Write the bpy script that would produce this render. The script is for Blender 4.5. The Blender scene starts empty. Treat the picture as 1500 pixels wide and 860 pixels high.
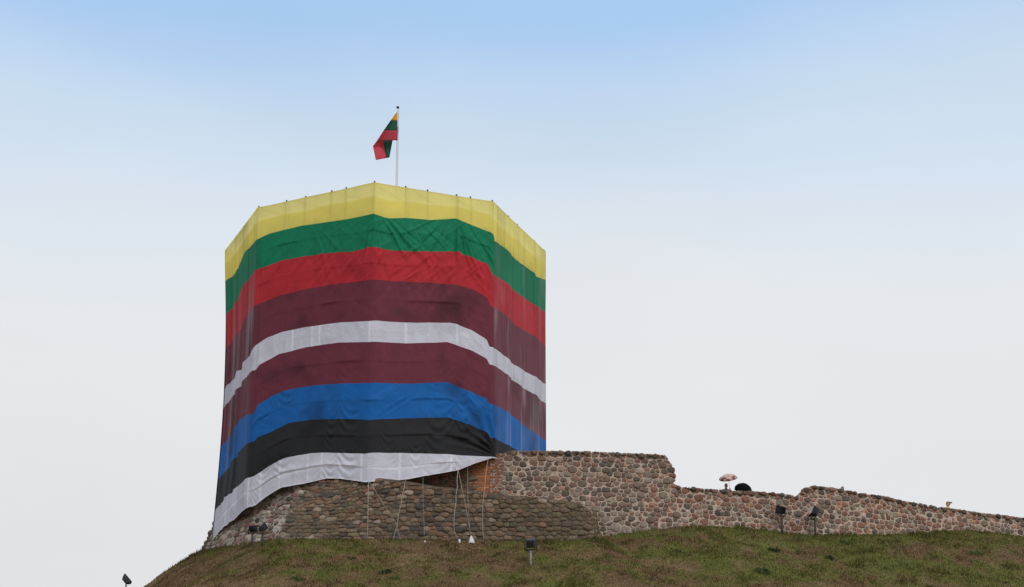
import bpy, bmesh, math, random
import numpy as np
from mathutils import Vector, Matrix
random.seed(7)
RNG = np.random.default_rng(7)
SC = bpy.context.scene
COL = SC.collection
R_ = math.radians

# ------------------------------------------------------------------ camera
PITCH = R_(23.8)
FPX = 4000.0                       # focal length in pixels of a 1500 px wide picture
CAM = Vector((0, 0, 1.7))
cd = bpy.data.cameras.new('camera')
cam = bpy.data.objects.new('camera', cd)
COL.objects.link(cam)
cam.location = CAM
cam.rotation_euler = (math.pi / 2 + PITCH, 0, 0)
cd.sensor_width = 36
cd.lens = FPX / 1500 * 36
cd.clip_start = 0.5
cd.clip_end = 20000
SC.camera = cam

# ------------------------------------------------------------------ light
SUN_EL, SUN_AZ = R_(42), R_(35)    # azimuth measured from behind the viewer towards the right
sun_from = Vector((math.sin(SUN_AZ) * math.cos(SUN_EL), -math.cos(SUN_AZ) * math.cos(SUN_EL), math.sin(SUN_EL)))
sl = bpy.data.lights.new('sun', 'SUN')
sl.energy = 0.9
sl.angle = R_(16)
sl.color = (1.0, 0.97, 0.93)
so = bpy.data.objects.new('sun', sl)
so.rotation_euler = sun_from.to_track_quat('Z', 'Y').to_euler()
so.location = (40, 60, 120)
COL.objects.link(so)

W = bpy.data.worlds.new('World')
SC.world = W
W.use_nodes = True
nt = W.node_tree
nt.nodes.clear()


def wn(t, **kw):
    n = nt.nodes.new(t)
    for k, v in kw.items():
        setattr(n, k, v)
    return n


sky = wn('ShaderNodeTexSky', sky_type='NISHITA', sun_disc=False)
sky.sun_elevation = SUN_EL
sky.sun_rotation = math.atan2(sun_from.x, sun_from.y)
sky.air_density = 1.0
sky.dust_density = 2.0
tc = wn('ShaderNodeTexCoord')
sep = wn('ShaderNodeSeparateXYZ')
nt.links.new(tc.outputs['Generated'], sep.inputs[0])
nz = wn('ShaderNodeTexNoise')
nz.inputs['Scale'].default_value = 4.0
nz.inputs['Detail'].default_value = 3
mp = wn('ShaderNodeMapping')
mp.inputs['Scale'].default_value = (1, 1, 3.0)
nt.links.new(tc.outputs['Generated'], mp.inputs[0])
nt.links.new(mp.outputs[0], nz.inputs['Vector'])
madd = wn('ShaderNodeMath', operation='MULTIPLY_ADD')
madd.inputs[1].default_value = 0.05
nt.links.new(nz.outputs['Fac'], madd.inputs[0])
m2 = wn('ShaderNodeMath', operation='SUBTRACT')
m2.inputs[1].default_value = 0.025
nt.links.new(sep.outputs[2], m2.inputs[0])
nt.links.new(m2.outputs[0], madd.inputs[2])
ramp = wn('ShaderNodeValToRGB')
STOPS = [(0.0, (.70, .71, .725)), (.31, (.74, .745, .755)), (.36, (.772, .776, .786)), (.40, (.765, .785, .81)),
         (.425, (.71, .775, .83)), (.4418, (.655, .74, .835)), (.471, (.545, .68, .84)), (.4985, (.395, .585, .85)),
         (.56, (.34, .54, .85)), (.70, (.80, .83, .86)), (1.0, (.95, .95, .96))]
el = ramp.color_ramp.elements
while len(el) < len(STOPS):
    el.new(0.5)
for e, (p, c) in zip(el, STOPS):
    e.position = p
    e.color = (*c, 1)
nt.links.new(madd.outputs[0], ramp.inputs[0])
mul = wn('ShaderNodeVectorMath', operation='SCALE')
nt.links.new(ramp.outputs[0], mul.inputs[0])
nz2 = wn('ShaderNodeTexNoise')
nz2.inputs['Scale'].default_value = 7.0
nz2.inputs['Detail'].default_value = 5
nt.links.new(mp.outputs[0], nz2.inputs['Vector'])
ms = wn('ShaderNodeMath', operation='MULTIPLY_ADD')      # soft unevenness of the cloud, a few per cent
ms.inputs[1].default_value = 1.1
ms.inputs[2].default_value = 9.45
nt.links.new(nz2.outputs['Fac'], ms.inputs[0])
nt.links.new(ms.outputs[0], mul.inputs['Scale'])
mixc = wn('ShaderNodeMix', data_type='RGBA')
mixc.inputs[0].default_value = 0.94       # thick bright overcast veil over the clear sky
nt.links.new(sky.outputs[0], mixc.inputs[6])
nt.links.new(mul.outputs[0], mixc.inputs[7])
bg = wn('ShaderNodeBackground')
bg.inputs['Strength'].default_value = 0.1
nt.links.new(mixc.outputs[2], bg.inputs[0])
wo = wn('ShaderNodeOutputWorld')
nt.links.new(bg.outputs[0], wo.inputs[0])

SC.view_settings.view_transform = 'Standard'
SC.view_settings.look = 'None'
SC.view_settings.exposure = 0.1
SC.view_settings.gamma = 1.0
SC.view_settings.use_curve_mapping = False

# ------------------------------------------------------------------ survey helpers
CP, SP = math.cos(PITCH), math.sin(PITCH)


def ray(px, py):
    a, b = (px - 750) / FPX, (430 - py) / FPX
    return np.array([a, CP - b * SP, SP + b * CP])


def at(px, py, Y):
    d = ray(px, py)
    t = Y / d[1]
    return np.array([d[0] * t, Y, 1.7 + d[2] * t])


def hash2(ix, iy, seed):
    h = (ix.astype(np.int64) * 374761393 + iy.astype(np.int64) * 668265263 + seed * 974711) & 0xffffffff
    h = ((h ^ (h >> 13)) * 1274126177) & 0xffffffff
    h = h ^ (h >> 16)
    return (h & 0xffff) / 65535.0


def vn(x, y, seed=0):
    x = np.asarray(x, float); y = np.asarray(y, float)
    x, y = np.broadcast_arrays(x, y)
    ix, iy = np.floor(x), np.floor(y)
    fx, fy = x - ix, y - iy
    fx = fx * fx * (3 - 2 * fx); fy = fy * fy * (3 - 2 * fy)
    a, b = hash2(ix, iy, seed), hash2(ix + 1, iy, seed)
    c, d = hash2(ix, iy + 1, seed), hash2(ix + 1, iy + 1, seed)
    return (a + (b - a) * fx) * (1 - fy) + (c + (d - c) * fx) * fy


def fbm(x, y, seed=0, o=4):
    t, a, n = 0, 1.0, 0
    for i in range(o):
        t = t + a * vn(np.asarray(x) * 2 ** i, np.asarray(y) * 2 ** i, seed + i * 17)
        n += a; a *= .5
    return t / n


def sstep(a, b, x):
    t = np.clip((np.asarray(x, float) - a) / (b - a), 0, 1)
    return t * t * (3 - 2 * t)


# ------------------------------------------------------------------ object helpers
def link(name, me, parent=None):
    o = bpy.data.objects.new(name, me)
    COL.objects.link(o)
    if parent is not None:
        o.parent = parent
        o.matrix_parent_inverse = Matrix.Translation(-parent.location) if parent.type == 'EMPTY' else Matrix.Identity(4)
    return o


def tag(o, label=None, cat=None, group=None, kind=None):
    if label: o['label'] = label
    if cat: o['category'] = cat
    if group: o['group'] = group
    if kind: o['kind'] = kind
    return o


def thing(name, loc, label, cat, group=None):
    o = bpy.data.objects.new(name, None)
    o.empty_display_size = .3
    COL.objects.link(o)
    o.location = loc
    return tag(o, label, cat, group)


def mesh_np(name, verts, faces, mats, parent=None, col=None, smooth=False, mi=None):
    """verts Nx3, faces list of tuples or Mx3 / Mx4 array (world coordinates)"""
    me = bpy.data.meshes.new(name)
    verts = np.asarray(verts, np.float32)
    if isinstance(faces, np.ndarray):
        k = faces.shape[1]; n = faces.shape[0]
        me.vertices.add(len(verts)); me.vertices.foreach_set('co', verts.ravel())
        me.loops.add(n * k); me.loops.foreach_set('vertex_index', faces.astype(np.int32).ravel())
        me.polygons.add(n)
        me.polygons.foreach_set('loop_start', np.arange(n, dtype=np.int32) * k)
        me.polygons.foreach_set('loop_total', np.full(n, k, np.int32))
        me.update(calc_edges=True)
    else:
        me.from_pydata([tuple(map(float, v)) for v in verts], [], [tuple(map(int, f)) for f in faces])
    if col is not None:
        a = me.color_attributes.new('Col', 'FLOAT_COLOR', 'POINT')
        c = np.ones((len(verts), 4), np.float32); c[:, :3] = col
        a.data.foreach_set('color', c.ravel())
    for m in mats if isinstance(mats, (list, tuple)) else [mats]:
        me.materials.append(m)
    if mi is not None:
        me.polygons.foreach_set('material_index', np.asarray(mi, np.int32))
    if smooth:
        me.polygons.foreach_set('use_smooth', np.ones(len(me.polygons), bool))
    me.validate()
    return link(name, me, parent)


class MB:
    """collects simple solids in world coordinates"""
    def __init__(self): self.v, self.f = [], []

    def add(self, v, f):
        b = len(self.v); self.v += [tuple(map(float, p)) for p in v]; self.f += [tuple(i + b for i in q) for q in f]

    def box(self, c, size, M=None, taper=1.0, bevel=0.0):
        sx, sy, sz = [s / 2 for s in size]
        bm = bmesh.new()
        bmesh.ops.create_cube(bm, size=1)
        for w in bm.verts:
            k = taper if w.co.y > 0 else 1.0
            w.co = Vector((w.co.x * 2 * sx * k, w.co.y * 2 * sy, w.co.z * 2 * sz * k))
        if bevel:
            bmesh.ops.bevel(bm, geom=bm.edges[:], offset=bevel, segments=2, affect='EDGES')
        M = M or Matrix.Identity(3)
        bm.verts.index_update()
        self.add([Vector(c) + M @ w.co for w in bm.verts], [[w.index for w in f.verts] for f in bm.faces])
        bm.free()
        return self

    def tube(self, pts, r, n=8, caps=True):
        pts = [Vector(p) for p in pts]
        rs = r if isinstance(r, (list, tuple)) else [r] * len(pts)
        V, F = [], []
        ref = None
        for i, p in enumerate(pts):
            d = (pts[min(i + 1, len(pts) - 1)] - pts[max(i - 1, 0)]).normalized()
            if ref is None:
                ref = Vector((1, 0, 0)) if abs(d.x) < .8 else Vector((0, 1, 0))
            a = (ref - d * ref.dot(d)).normalized(); b = d.cross(a); ref = a
            for k in range(n):
                t = 2 * math.pi * k / n
                V.append(p + (a * math.cos(t) + b * math.sin(t)) * rs[i])
        for i in range(len(pts) - 1):
            for k in range(n):
                F.append((i * n + k, i * n + (k + 1) % n, (i + 1) * n + (k + 1) % n, (i + 1) * n + k))
        if caps:
            F.append(tuple(range(n - 1, -1, -1))); F.append(tuple((len(pts) - 1) * n + k for k in range(n)))
        self.add(V, F)
        return self

    def ball(self, c, r, sc=(1, 1, 1), M=None, u=12, v=8):
        bm = bmesh.new()
        bmesh.ops.create_uvsphere(bm, u_segments=u, v_segments=v, radius=r)
        M = M or Matrix.Identity(3)
        bm.verts.index_update()
        self.add([Vector(c) + M @ Vector((w.co.x * sc[0], w.co.y * sc[1], w.co.z * sc[2])) for w in bm.verts],
                 [[w.index for w in f.verts] for f in bm.faces])
        bm.free()
        return self

    def build(self, name, mat, parent=None, smooth=False):
        return mesh_np(name, np.array(self.v), self.f, mat, parent, smooth=smooth)


# ------------------------------------------------------------------ materials
def mat(name, color=None, rough=.8, attr=False, noise=None, bump=None, transl=0.0, transp=0.0, metal=0.0, sheen=0.0, spec=.3):
    m = bpy.data.materials.new(name)
    m.use_nodes = True
    t = m.node_tree
    N = t.nodes; L = t.links
    b = N['Principled BSDF']; out = N['Material Output']
    b.inputs['Roughness'].default_value = rough
    b.inputs['Metallic'].default_value = metal
    b.inputs['Specular IOR Level'].default_value = spec
    if sheen:
        b.inputs['Sheen Weight'].default_value = sheen
        b.inputs['Sheen Roughness'].default_value = .5
    tcn = N.new('ShaderNodeTexCoord')
    if attr:
        c = N.new('ShaderNodeAttribute'); c.attribute_name = 'Col'; csock = c.outputs['Color']
    else:
        c = N.new('ShaderNodeRGB'); c.outputs[0].default_value = (*color, 1); csock = c.outputs[0]
    for sc, amt, det in (noise or [(6.0, .25, 4)]):
        nn = N.new('ShaderNodeTexNoise'); nn.inputs['Scale'].default_value = sc; nn.inputs['Detail'].default_value = det
        L.new(tcn.outputs['Object'], nn.inputs['Vector'])
        mr = N.new('ShaderNodeMapRange')
        mr.inputs['From Min'].default_value = .25; mr.inputs['From Max'].default_value = .75
        mr.inputs['To Min'].default_value = 1 - amt; mr.inputs['To Max'].default_value = 1 + amt
        L.new(nn.outputs['Fac'], mr.inputs['Value'])
        vm = N.new('ShaderNodeVectorMath'); vm.operation = 'SCALE'
        L.new(csock, vm.inputs[0]); L.new(mr.outputs[0], vm.inputs['Scale'])
        csock = vm.outputs[0]
    L.new(csock, b.inputs['Base Color'])
    if bump:
        nn = N.new('ShaderNodeTexNoise'); nn.inputs['Scale'].default_value = bump[0]; nn.inputs['Detail'].default_value = 5
        L.new(tcn.outputs['Object'], nn.inputs['Vector'])
        bp = N.new('ShaderNodeBump'); bp.inputs['Strength'].default_value = bump[1]; bp.inputs['Distance'].default_value = bump[2]
        L.new(nn.outputs['Fac'], bp.inputs['Height']); L.new(bp.outputs[0], b.inputs['Normal'])
    sh = b.outputs[0]
    if transl:
        tr = N.new('ShaderNodeBsdfTranslucent'); L.new(csock, tr.inputs['Color'])
        mx = N.new('ShaderNodeMixShader'); mx.inputs[0].default_value = transl
        L.new(sh, mx.inputs[1]); L.new(tr.outputs[0], mx.inputs[2]); sh = mx.outputs[0]
    if transp:
        tp = N.new('ShaderNodeBsdfTransparent')
        mx = N.new('ShaderNodeMixShader'); mx.inputs[0].default_value = transp
        L.new(sh, mx.inputs[1]); L.new(tp.outputs[0], mx.inputs[2]); sh = mx.outputs[0]
    L.new(sh, out.inputs['Surface'])
    return m


M_stone = mat('fieldstone', attr=True, rough=.9, spec=.12, noise=[(9, .3, 4), (30, .25, 3)], bump=(14, .8, .03))
M_mortar = mat('lime_mortar', attr=True, rough=.95, noise=[(3, .16, 4), (18, .16, 3)], bump=(16, .8, .03))
M_brick = mat('orange_brick', attr=True, rough=.9, noise=[(8, .15, 4)], bump=(20, .5, .01))
M_net = mat('yellow_netting', attr=True, rough=.9, spec=.05, noise=[(1.2, .04, 3)], transl=.30, transp=.07)
M_cloth = mat('flag_fabric', attr=True, rough=.75, noise=[(2.0, .08, 4), (14, .10, 3)], transl=.12, bump=(25, .2, .01))
M_flag = mat('flag_cloth', attr=True, rough=.75, noise=[(5, .06, 3)], transl=.3)
M_metal = mat('galvanised_tube', (.32, .33, .34), rough=.5, metal=.6)
M_rust = mat('dark_coupler', (.10, .085, .07), rough=.7)
M_black = mat('black_lamp_paint', (.022, .022, .025), rough=.5)
M_grey = mat('dark_grey_paint', (.06, .06, .066), rough=.55)
M_post = mat('grey_post_paint', (.26, .27, .28), rough=.5)
M_brown = mat('brown_post', (.06, .048, .04), rough=.8)
M_glass = mat('lamp_glass', (.55, .58, .6), rough=.15, spec=.6, noise=[(3, .05, 2)])
M_white = mat('white_pole_paint', (.72, .73, .74), rough=.4, noise=[(2, .05, 3)])
M_rope = mat('pale_rope', (.42, .38, .33), rough=.9, noise=[(12, .2, 3)])
M_bag = mat('white_sack', (.72, .73, .75), rough=.7, noise=[(8, .12, 3)])
M_tower = mat('old_brick_tower', (.30, .15, .10), rough=.95, noise=[(2, .25, 5)])
M_soil = mat('hill_soil', attr=True, rough=1.0, noise=[(1.5, .18, 4), (8, .22, 4)], bump=(7, 1.0, .08), spec=.1)
M_grass = mat('grass_blades', attr=True, rough=.9, noise=[(3, .12, 3)], transl=.15, spec=.1)
M_leaf = mat('weed_leaf', attr=True, rough=.7, noise=[(9, .2, 3)], transl=.2)
M_skin = mat('skin', (.42, .25, .18), rough=.6)
M_hair = mat('dark_hair', (.03, .02, .016), rough=.6)
M_umb_black = mat('black_umbrella_cloth', (.008, .008, .009), rough=.9, spec=.05)
M_umb = mat('patterned_umbrella_cloth', attr=True, rough=.6, transl=.15, noise=[(6, .1, 3)])
M_wood = mat('handle_wood', (.12, .06, .03), rough=.5)


def coat(c, n):
    return mat(n, c, rough=.8)


# ------------------------------------------------------------------ plan of the hilltop
HRIM = 60.0


def on_z(px, py, z):
    d = ray(px, py); t = (z - 1.7) / d[2]
    return np.array([d[0] * t, d[1] * t])


RIM_Z = 1.7 + HRIM
FRONT = [on_z(x, y, RIM_Z) for x, y in [(329.3, 367), (377, 304), (548.5, 266.8), (723, 295), (799.5, 368.5)]]
CEN = np.array([-.1105 * 60, 2.177 * 60]); RAD = .1403 * 60
BACK = [CEN + RAD * np.array([math.sin(R_(a)), -math.cos(R_(a))]) for a in (134, 179, -134)]
OCT = FRONT + BACK                                   # left corner, ..., right corner, back

# crest of the hill where masonry meets the turf: px, py, Y, level of the ground behind it
CREST_PX = [(293, 808, 131.5, .4), (320, 803, 128.5, .8), (355, 797, 125.6, 1), (398, 790.5, 122.8, 1), (440, 789.5, 121.5, 1),
            (534, 790, 121.3, 1), (640, 791.5, 121.3, 1), (735, 792.5, 121.3, 1), (833, 791.5, 121.3, 1), (868, 789, 121.5, 1),
            (895, 784, 124.6, 1.2), (950, 776.5, 124.9, 1.3), (990, 772, 125.05, 1.35), (1035, 770.5, 125.4, 1.4), (1090, 773, 125.8, 1.4),
            (1145, 780, 126.2, 1.4), (1190, 783.5, 126.5, 1.5), (1290, 783, 127.6, 1.4), (1330, 781.5, 128.2, 1.0),
            (1380, 778, 129.0, .6), (1420, 777.5, 129.6, .45), (1470, 782, 130.4, .3), (1500, 785.5, 130.9, .3), (1560, 792, 131.9, .3)]
CR = np.array([[*at(x, y, Y), k] for x, y, Y, k in CREST_PX])
first, last = CR[0], CR[-1]
CR = np.vstack([[first[0] - 1.0, 152, first[2] + .6, .3], [first[0] - .3, 138, first[2] + .5, .4], CR,
                [last[0] + 25, last[1] + 9, last[2] - .3, .3], [last[0] + 60, last[1] + 40, last[2] - .3, .3]])


def terrain(X, Y, detail=True):
    X = np.asarray(X, float); Y = np.asarray(Y, float)
    shp = X.shape; x = X.ravel(); y = Y.ravel()
    best = np.full(x.shape, 1e18); zc = np.zeros_like(x); kk = np.zeros_like(x); side = np.zeros_like(x); env = np.full(x.shape, -1e9)
    for a, b in zip(CR[:-1], CR[1:]):
        d = b[:2] - a[:2]; L2 = d @ d
        t = np.clip(((x - a[0]) * d[0] + (y - a[1]) * d[1]) / L2, 0, 1)
        qx, qy = a[0] + t * d[0], a[1] + t * d[1]
        dd = (x - qx) ** 2 + (y - qy) ** 2
        w = dd < best - 1e-9
        best = np.where(w, dd, best)
        d1 = np.sqrt(dd) * (1 + .18 * sstep(-15.5, -18.0, x))
        env = np.maximum(env, a[2] + t * (b[2] - a[2]) - .65 * d1 - .09 * np.minimum(d1, 8) ** 2 / 8)
        zc = np.where(w, a[2] + t * (b[2] - a[2]), zc)
        kk = np.where(w, a[3] + t * (b[3] - a[3]), kk)
        side = np.where(w, (y - qy) * d[0] - (x - qx) * d[1], side)
    d = np.sqrt(best)
    out = side < 0
    # foot of the hill eases into the flat
    soft = 6 * np.log1p(np.exp(np.clip(env / 6, -30, 30)))
    zo = np.where(env < 25, soft, env)
    zo = np.where(soft < .05, 0, zo)
    back = sstep(45, 110, d)
    zi = (zc + kk * sstep(.5, 1.3, d)) * (1 - back)
    z = np.where(out, zo, zi)
    if detail:
        b = (fbm(x / 2.2, y / 2.2, 5) - .5) * .42 + (fbm(x / .5, y / .5, 9, 3) - .5) * .10
        z = z + np.where(out, b * sstep(0.1, 2.5, d) * sstep(1, 10, z), 0)
    return z.reshape(shp)


def crest_dist(x, y):
    x = np.asarray(x, float); y = np.asarray(y, float)
    best = np.full(x.shape, 1e18); side = np.zeros_like(x)
    for a, b in zip(CR[:-1], CR[1:]):
        d = b[:2] - a[:2]
        t = np.clip(((x - a[0]) * d[0] + (y - a[1]) * d[1]) / (d @ d), 0, 1)
        qx, qy = a[0] + t * d[0], a[1] + t * d[1]
        dd = (x - qx) ** 2 + (y - qy) ** 2
        w = dd < best - 1e-9
        best = np.where(w, dd, best); side = np.where(w, (y - qy) * d[0] - (x - qx) * d[1], side)
    return np.sqrt(best) * np.where(side < 0, 1, -1)


def hit(px, py, y0=95.0):
    """where the sight line through a pixel meets the slope"""
    d = ray(px, py)
    Y = np.arange(y0, 140, .02); t = Y / d[1]
    z = terrain(d[0] * t, Y)
    i = np.argmax(z >= 1.7 + d[2] * t)
    return np.array([d[0] * t[i], Y[i], z[i]])


def turf_col(x, y, z):
    g = fbm(x / 2.4 + 3, y / 1.5, 31, 5)
    g2 = fbm(x / .7, y / .7, 47, 3)
    dist = crest_dist(x, y)
    edge = np.exp(-np.clip(dist, 0, 9) / .8)
    right = sstep(-2, 16, x) * .08 - sstep(-9, -16, x) * .10
    green = .86 * sstep(.38, .68, g * .55 + g2 * .45 + .14 * edge + right)
    br = np.array([.168, .108, .055]); gr = np.array([.122, .140, .031]); st = np.array([.215, .145, .075])
    dry = sstep(.5, .75, fbm(x / 1.6, y / 1.6, 71, 3))
    c = br[None] * (1 - dry[:, None]) + st[None] * dry[:, None]
    return c * (1 - green[:, None]) + gr[None] * green[:, None], green


# ground: one sheet, fine near the picture, coarse to the horizon
xs = np.concatenate([[-6000, -3000, -1500, -800, -400, -220, -140, -95, -70, -54, -44, -37], np.arange(-32, 36, .17), [39, 44, 52, 64, 85, 120, 180, 300, 600, 1200, 3000, 6000]])
ys = np.concatenate([[-3000, -1200, -500, -250, -120, -60, -25, 0, 15, 28], np.arange(40, 99, 4.0), np.arange(100, 104, 1.0), np.arange(104, 133, .17), np.arange(134, 160, 2.5), [165, 180, 210, 250, 320, 450, 800, 1500, 3000, 6000, 9000]])
GX, GY = np.meshgrid(xs, ys)
GZ = terrain(GX, GY)
nx, ny = len(xs), len(ys)
idx = np.arange(nx * ny).reshape(ny, nx)
F = np.stack([idx[:-1, :-1], idx[:-1, 1:], idx[1:, 1:], idx[1:, :-1]], -1).reshape(-1, 4)
V = np.stack([GX, GY, GZ], -1).reshape(-1, 3)
tcol, _ = turf_col(V[:, 0], V[:, 1], V[:, 2])
tag(mesh_np('ground', V, F, M_soil, col=tcol * .85, smooth=True), kind='structure')

# ------------------------------------------------------------------ masonry
def clip(poly, n, c):
    out = []
    L = len(poly)
    for i in range(L):
        p, q = poly[i], poly[(i + 1) % L]
        dp, dq = p[0] * n[0] + p[1] * n[1] - c, q[0] * n[0] + q[1] * n[1] - c
        if dp <= 0: out.append(p)
        if (dp < 0) != (dq < 0) and dp != dq:
            t = dp / (dp - dq)
            out.append((p[0] + t * (q[0] - p[0]), p[1] + t * (q[1] - p[1])))
    return out


def pack(u0, u1, v0, v1, inside, radii, asp, rng, rowh=None, sep=.92, top=None, rj=.2, shrink=None):
    """dart throwing with big stones first, then a power diagram: irregular fieldstone coursing"""
    cell = max(r for r, n in radii) * 2.0
    grid = {}
    S = []
    for r, n in radii:
        for _ in range(n):
            rr = r * rng.uniform(.82, 1.18)
            u, v = rng.uniform(u0, u1), rng.uniform(v0, v1)
            if shrink: rr *= shrink(u)
            if rowh:
                v = (round(v / rowh) + rng.uniform(-rj, rj)) * rowh
            if not inside(u, v): continue
            gx, gy = int(u / cell), int(v * asp / cell)
            ok = True
            for i in range(gx - 1, gx + 2):
                for j in range(gy - 1, gy + 2):
                    for k in grid.get((i, j), ()):
                        du, dv = S[k][0] - u, (S[k][1] - v) * asp
                        if du * du + dv * dv < (sep * (S[k][2] + rr)) ** 2: ok = False; break
                    if not ok: break
                if not ok: break
            if ok:
                grid.setdefault((gx, gy), []).append(len(S)); S.append((u, v, rr))
    cells = []
    for k, (u, v, r) in enumerate(S):
        U, Vv = u, v * asp
        m = 1.85 * r
        poly = [(U + m * math.cos(q_), Vv + m * math.sin(q_)) for q_ in np.linspace(0, 2 * math.pi, 13)[:-1]]
        if top is not None:
            for e_ in (-.2, .2):
                ta, tb = top(u + e_ - .05) * asp, top(u + e_ + .05) * asp
                sl = max(-1.5, min(1.5, (tb - ta) / .1))
                if abs(ta - Vv) < 3 * r: poly = clip(poly, (-sl, 1.0), top(u) * asp - sl * U + .02)
            if len(poly) < 3: continue
        gx, gy = int(u / cell), int(v * asp / cell)
        for i in range(gx - 1, gx + 2):
            for j in range(gy - 1, gy + 2):
                for q in grid.get((i, j), ()):
                    if q == k: continue
                    a, b, s = S[q][0], S[q][1] * asp, S[q][2]
                    n = (2 * (a - U), 2 * (b - Vv))
                    c = (a * a + b * b - s * s) - (U * U + Vv * Vv - r * r)
                    poly = clip(poly, n, c)
                    if len(poly) < 3: break
                if len(poly) < 3: break
            if len(poly) < 3: break
        if len(poly) >= 3:
            cells.append((u, v, r, [(p[0], p[1] / asp) for p in poly]))
    return cells


def chaikin(p, k=2, a=.25):
    for _ in range(k):
        q = []
        for i in range(len(p)):
            x, y = p[i], p[(i + 1) % len(p)]
            q.append((x[0] * (1 - a) + y[0] * a, x[1] * (1 - a) + y[1] * a)); q.append((x[0] * a + y[0] * (1 - a), x[1] * a + y[1] * (1 - a)))
        p = q
    return p


def lay(cells, surf, palette, gap, bulge, rng, V, F, C):
    """each cell becomes one rounded stone standing out of the mortar"""
    for u, v, r, poly in cells:
        cu = sum(p[0] for p in poly) / len(poly); cv = sum(p[1] for p in poly) / len(poly)
        rin = min(math.hypot(p[0] - cu, p[1] - cv) for p in poly)
        g = gap * rng.uniform(.7, 1.6)
        if rin < g * 1.6: continue
        k = 1 - g / max(r, .06)
        if k < .45: continue
        pl = chaikin([(cu + (p[0] - cu) * k, cv + (p[1] - cv) * k) for p in poly], 2, rng.uniform(.08, .18))
        n = len(pl)
        pl = [(p[0] + rng.uniform(-.05, .05) * r, p[1] + rng.uniform(-.04, .04) * r) for p in pl]
        c = palette(r, u, v)
        h = bulge * min(1.3, .5 + r * 2.2) * rng.uniform(.6, 1.3)
        tu, tv = rng.uniform(-.14, .14), rng.uniform(-.22, .10)
        b = len(V)
        for s, d in ((1.02, -.05), (1.0, .25 * h), (.9, .72 * h), (.62, h)):
            for p in pl:
                du, dv = (p[0] - cu) * s, (p[1] - cv) * s
                dd = d + (du * tu + dv * tv) * (1 if d > 0 else 0) + rng.uniform(-.006, .006)
                V.append(surf(cu + du, cv + dv, dd)); C.append(c)
        V.append(surf(cu, cv, h * 1.03)); C.append(c)
        for ring in range(3):
            for i in range(n):
                j = (i + 1) % n
                F.append((b + ring * n + i, b + ring * n + j, b + (ring + 1) * n + j, b + (ring + 1) * n + i))
        for i in range(n):
            F.append((b + 3 * n + i, b + 3 * n + (i + 1) % n, b + 4 * n))


def pick(rng, table):
    t = rng.random() * sum(w for w, _ in table)
    for w, c in table:
        t -= w
        if t <= 0: break
    k = rng.uniform(.78, 1.25); q = rng.uniform(-.05, .05)
    return tuple(max(.01, x * k * (1 + q * j)) for x, j in zip(c, (1, 0, -1)))


PAL_WALL = [(3, (.20, .142, .108)), (2.2, (.245, .145, .108)), (2.2, (.125, .098, .08)), (.9, (.08, .068, .06)), (1.9, (.33, .25, .20)), (1.6, (.27, .21, .165)), (1.2, (.20, .105, .08)), (.5, (.13, .118, .105))]
PAL_CHIP = [(3, (.40, .19, .125)), (2, (.32, .22, .175)), (1.5, (.17, .13, .11)), (1.5, (.46, .36, .30))]
PAL_BASE = [(3, (.165, .112, .074)), (2.2, (.21, .148, .104)), (1.6, (.11, .088, .066)), (1, (.22, .118, .08)), (.9, (.085, .074, .064)), (.7, (.27, .20, .15)), (.9, (.17, .132, .078))]

# --- the castle wall ------------------------------------------------
WALL_TOP = [(560, 690), (640, 672), (718, 668.5), (727, 668), (749, 660.5), (800, 660.5), (850, 661), (900, 663), (974, 666.5), (977, 673), (983, 690),
            (987.5, 709), (1000, 713.5), (1060, 717.5), (1110, 720), (1140, 722.5), (1174, 727), (1176, 716), (1188, 711.5), (1215, 713.5), (1235, 717),
            (1260, 722), (1300, 728), (1330, 735), (1370, 741.5), (1400, 746), (1440, 752), (1470, 755), (1500, 759), (1560, 768)]
WPX = [(560, 124.9), (735, 124.9), (985, 125.3), (1090, 126.0), (1175, 126.6), (1290, 127.8), (1380, 129.2), (1500, 131.1), (1560, 132.1)]


def wallY(px): return float(np.interp(px, [p[0] for p in WPX], [p[1] for p in WPX]))


wt = np.array([at(x, y, wallY(x)) for x, y in WALL_TOP])
wp = np.array([at(x, 740, Y) for x, Y in WPX])[:, :2]
WS = np.concatenate([[0], np.cumsum(np.hypot(*np.diff(wp, axis=0).T))])


def wplan(u):
    x = np.interp(u, WS, wp[:, 0]); y = np.interp(u, WS, wp[:, 1])
    i = min(max(int(np.searchsorted(WS, u)) - 1, 0), len(WS) - 2)
    d = wp[i + 1] - wp[i]; d = d / np.hypot(*d)
    return x, y, d


def xu(x): return np.interp(x, wp[:, 0], WS)


wt_u = xu(wt[:, 0]) + np.linspace(0, 1e-4, len(wt)); wt_z = wt[:, 2]


def wtop(u): return np.interp(u, wt_u, wt_z)


def wbot(u):
    x, y, d = wplan(u)
    return float(terrain(np.array([x]), np.array([y - .05]), False)[0]) - .4


UU = np.linspace(0, WS[-1], 120); WB = np.array([wbot(u) for u in UU])


def wsurf(u, v, d):
    x, y, t = wplan(u)
    return (x + t[1] * d, y - t[0] * d, v)


U735 = float(xu(at(735, 700, 124.9)[0])); U700 = float(xu(at(700, 700, 124.9)[0])); U718 = float(xu(at(718, 700, 124.9)[0]))
ZB0, ZB1 = at(718, 722, 124.9)[2], at(718, 664, 124.9)[2]
wall = thing('castle_wall', (4.0, 125.3, 44.0), 'long ruined castle wall of mixed fieldstones in wide pale mortar, stepping down to the right', 'wall')
rw = random.Random(11)


def wall_in(u, v):
    if u > U700 - .30 and u < U735 + .02 and ZB0 - .05 < v: return False
    return np.interp(u, UU, WB) < v < wtop(u) - .06 and u > .3


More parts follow.
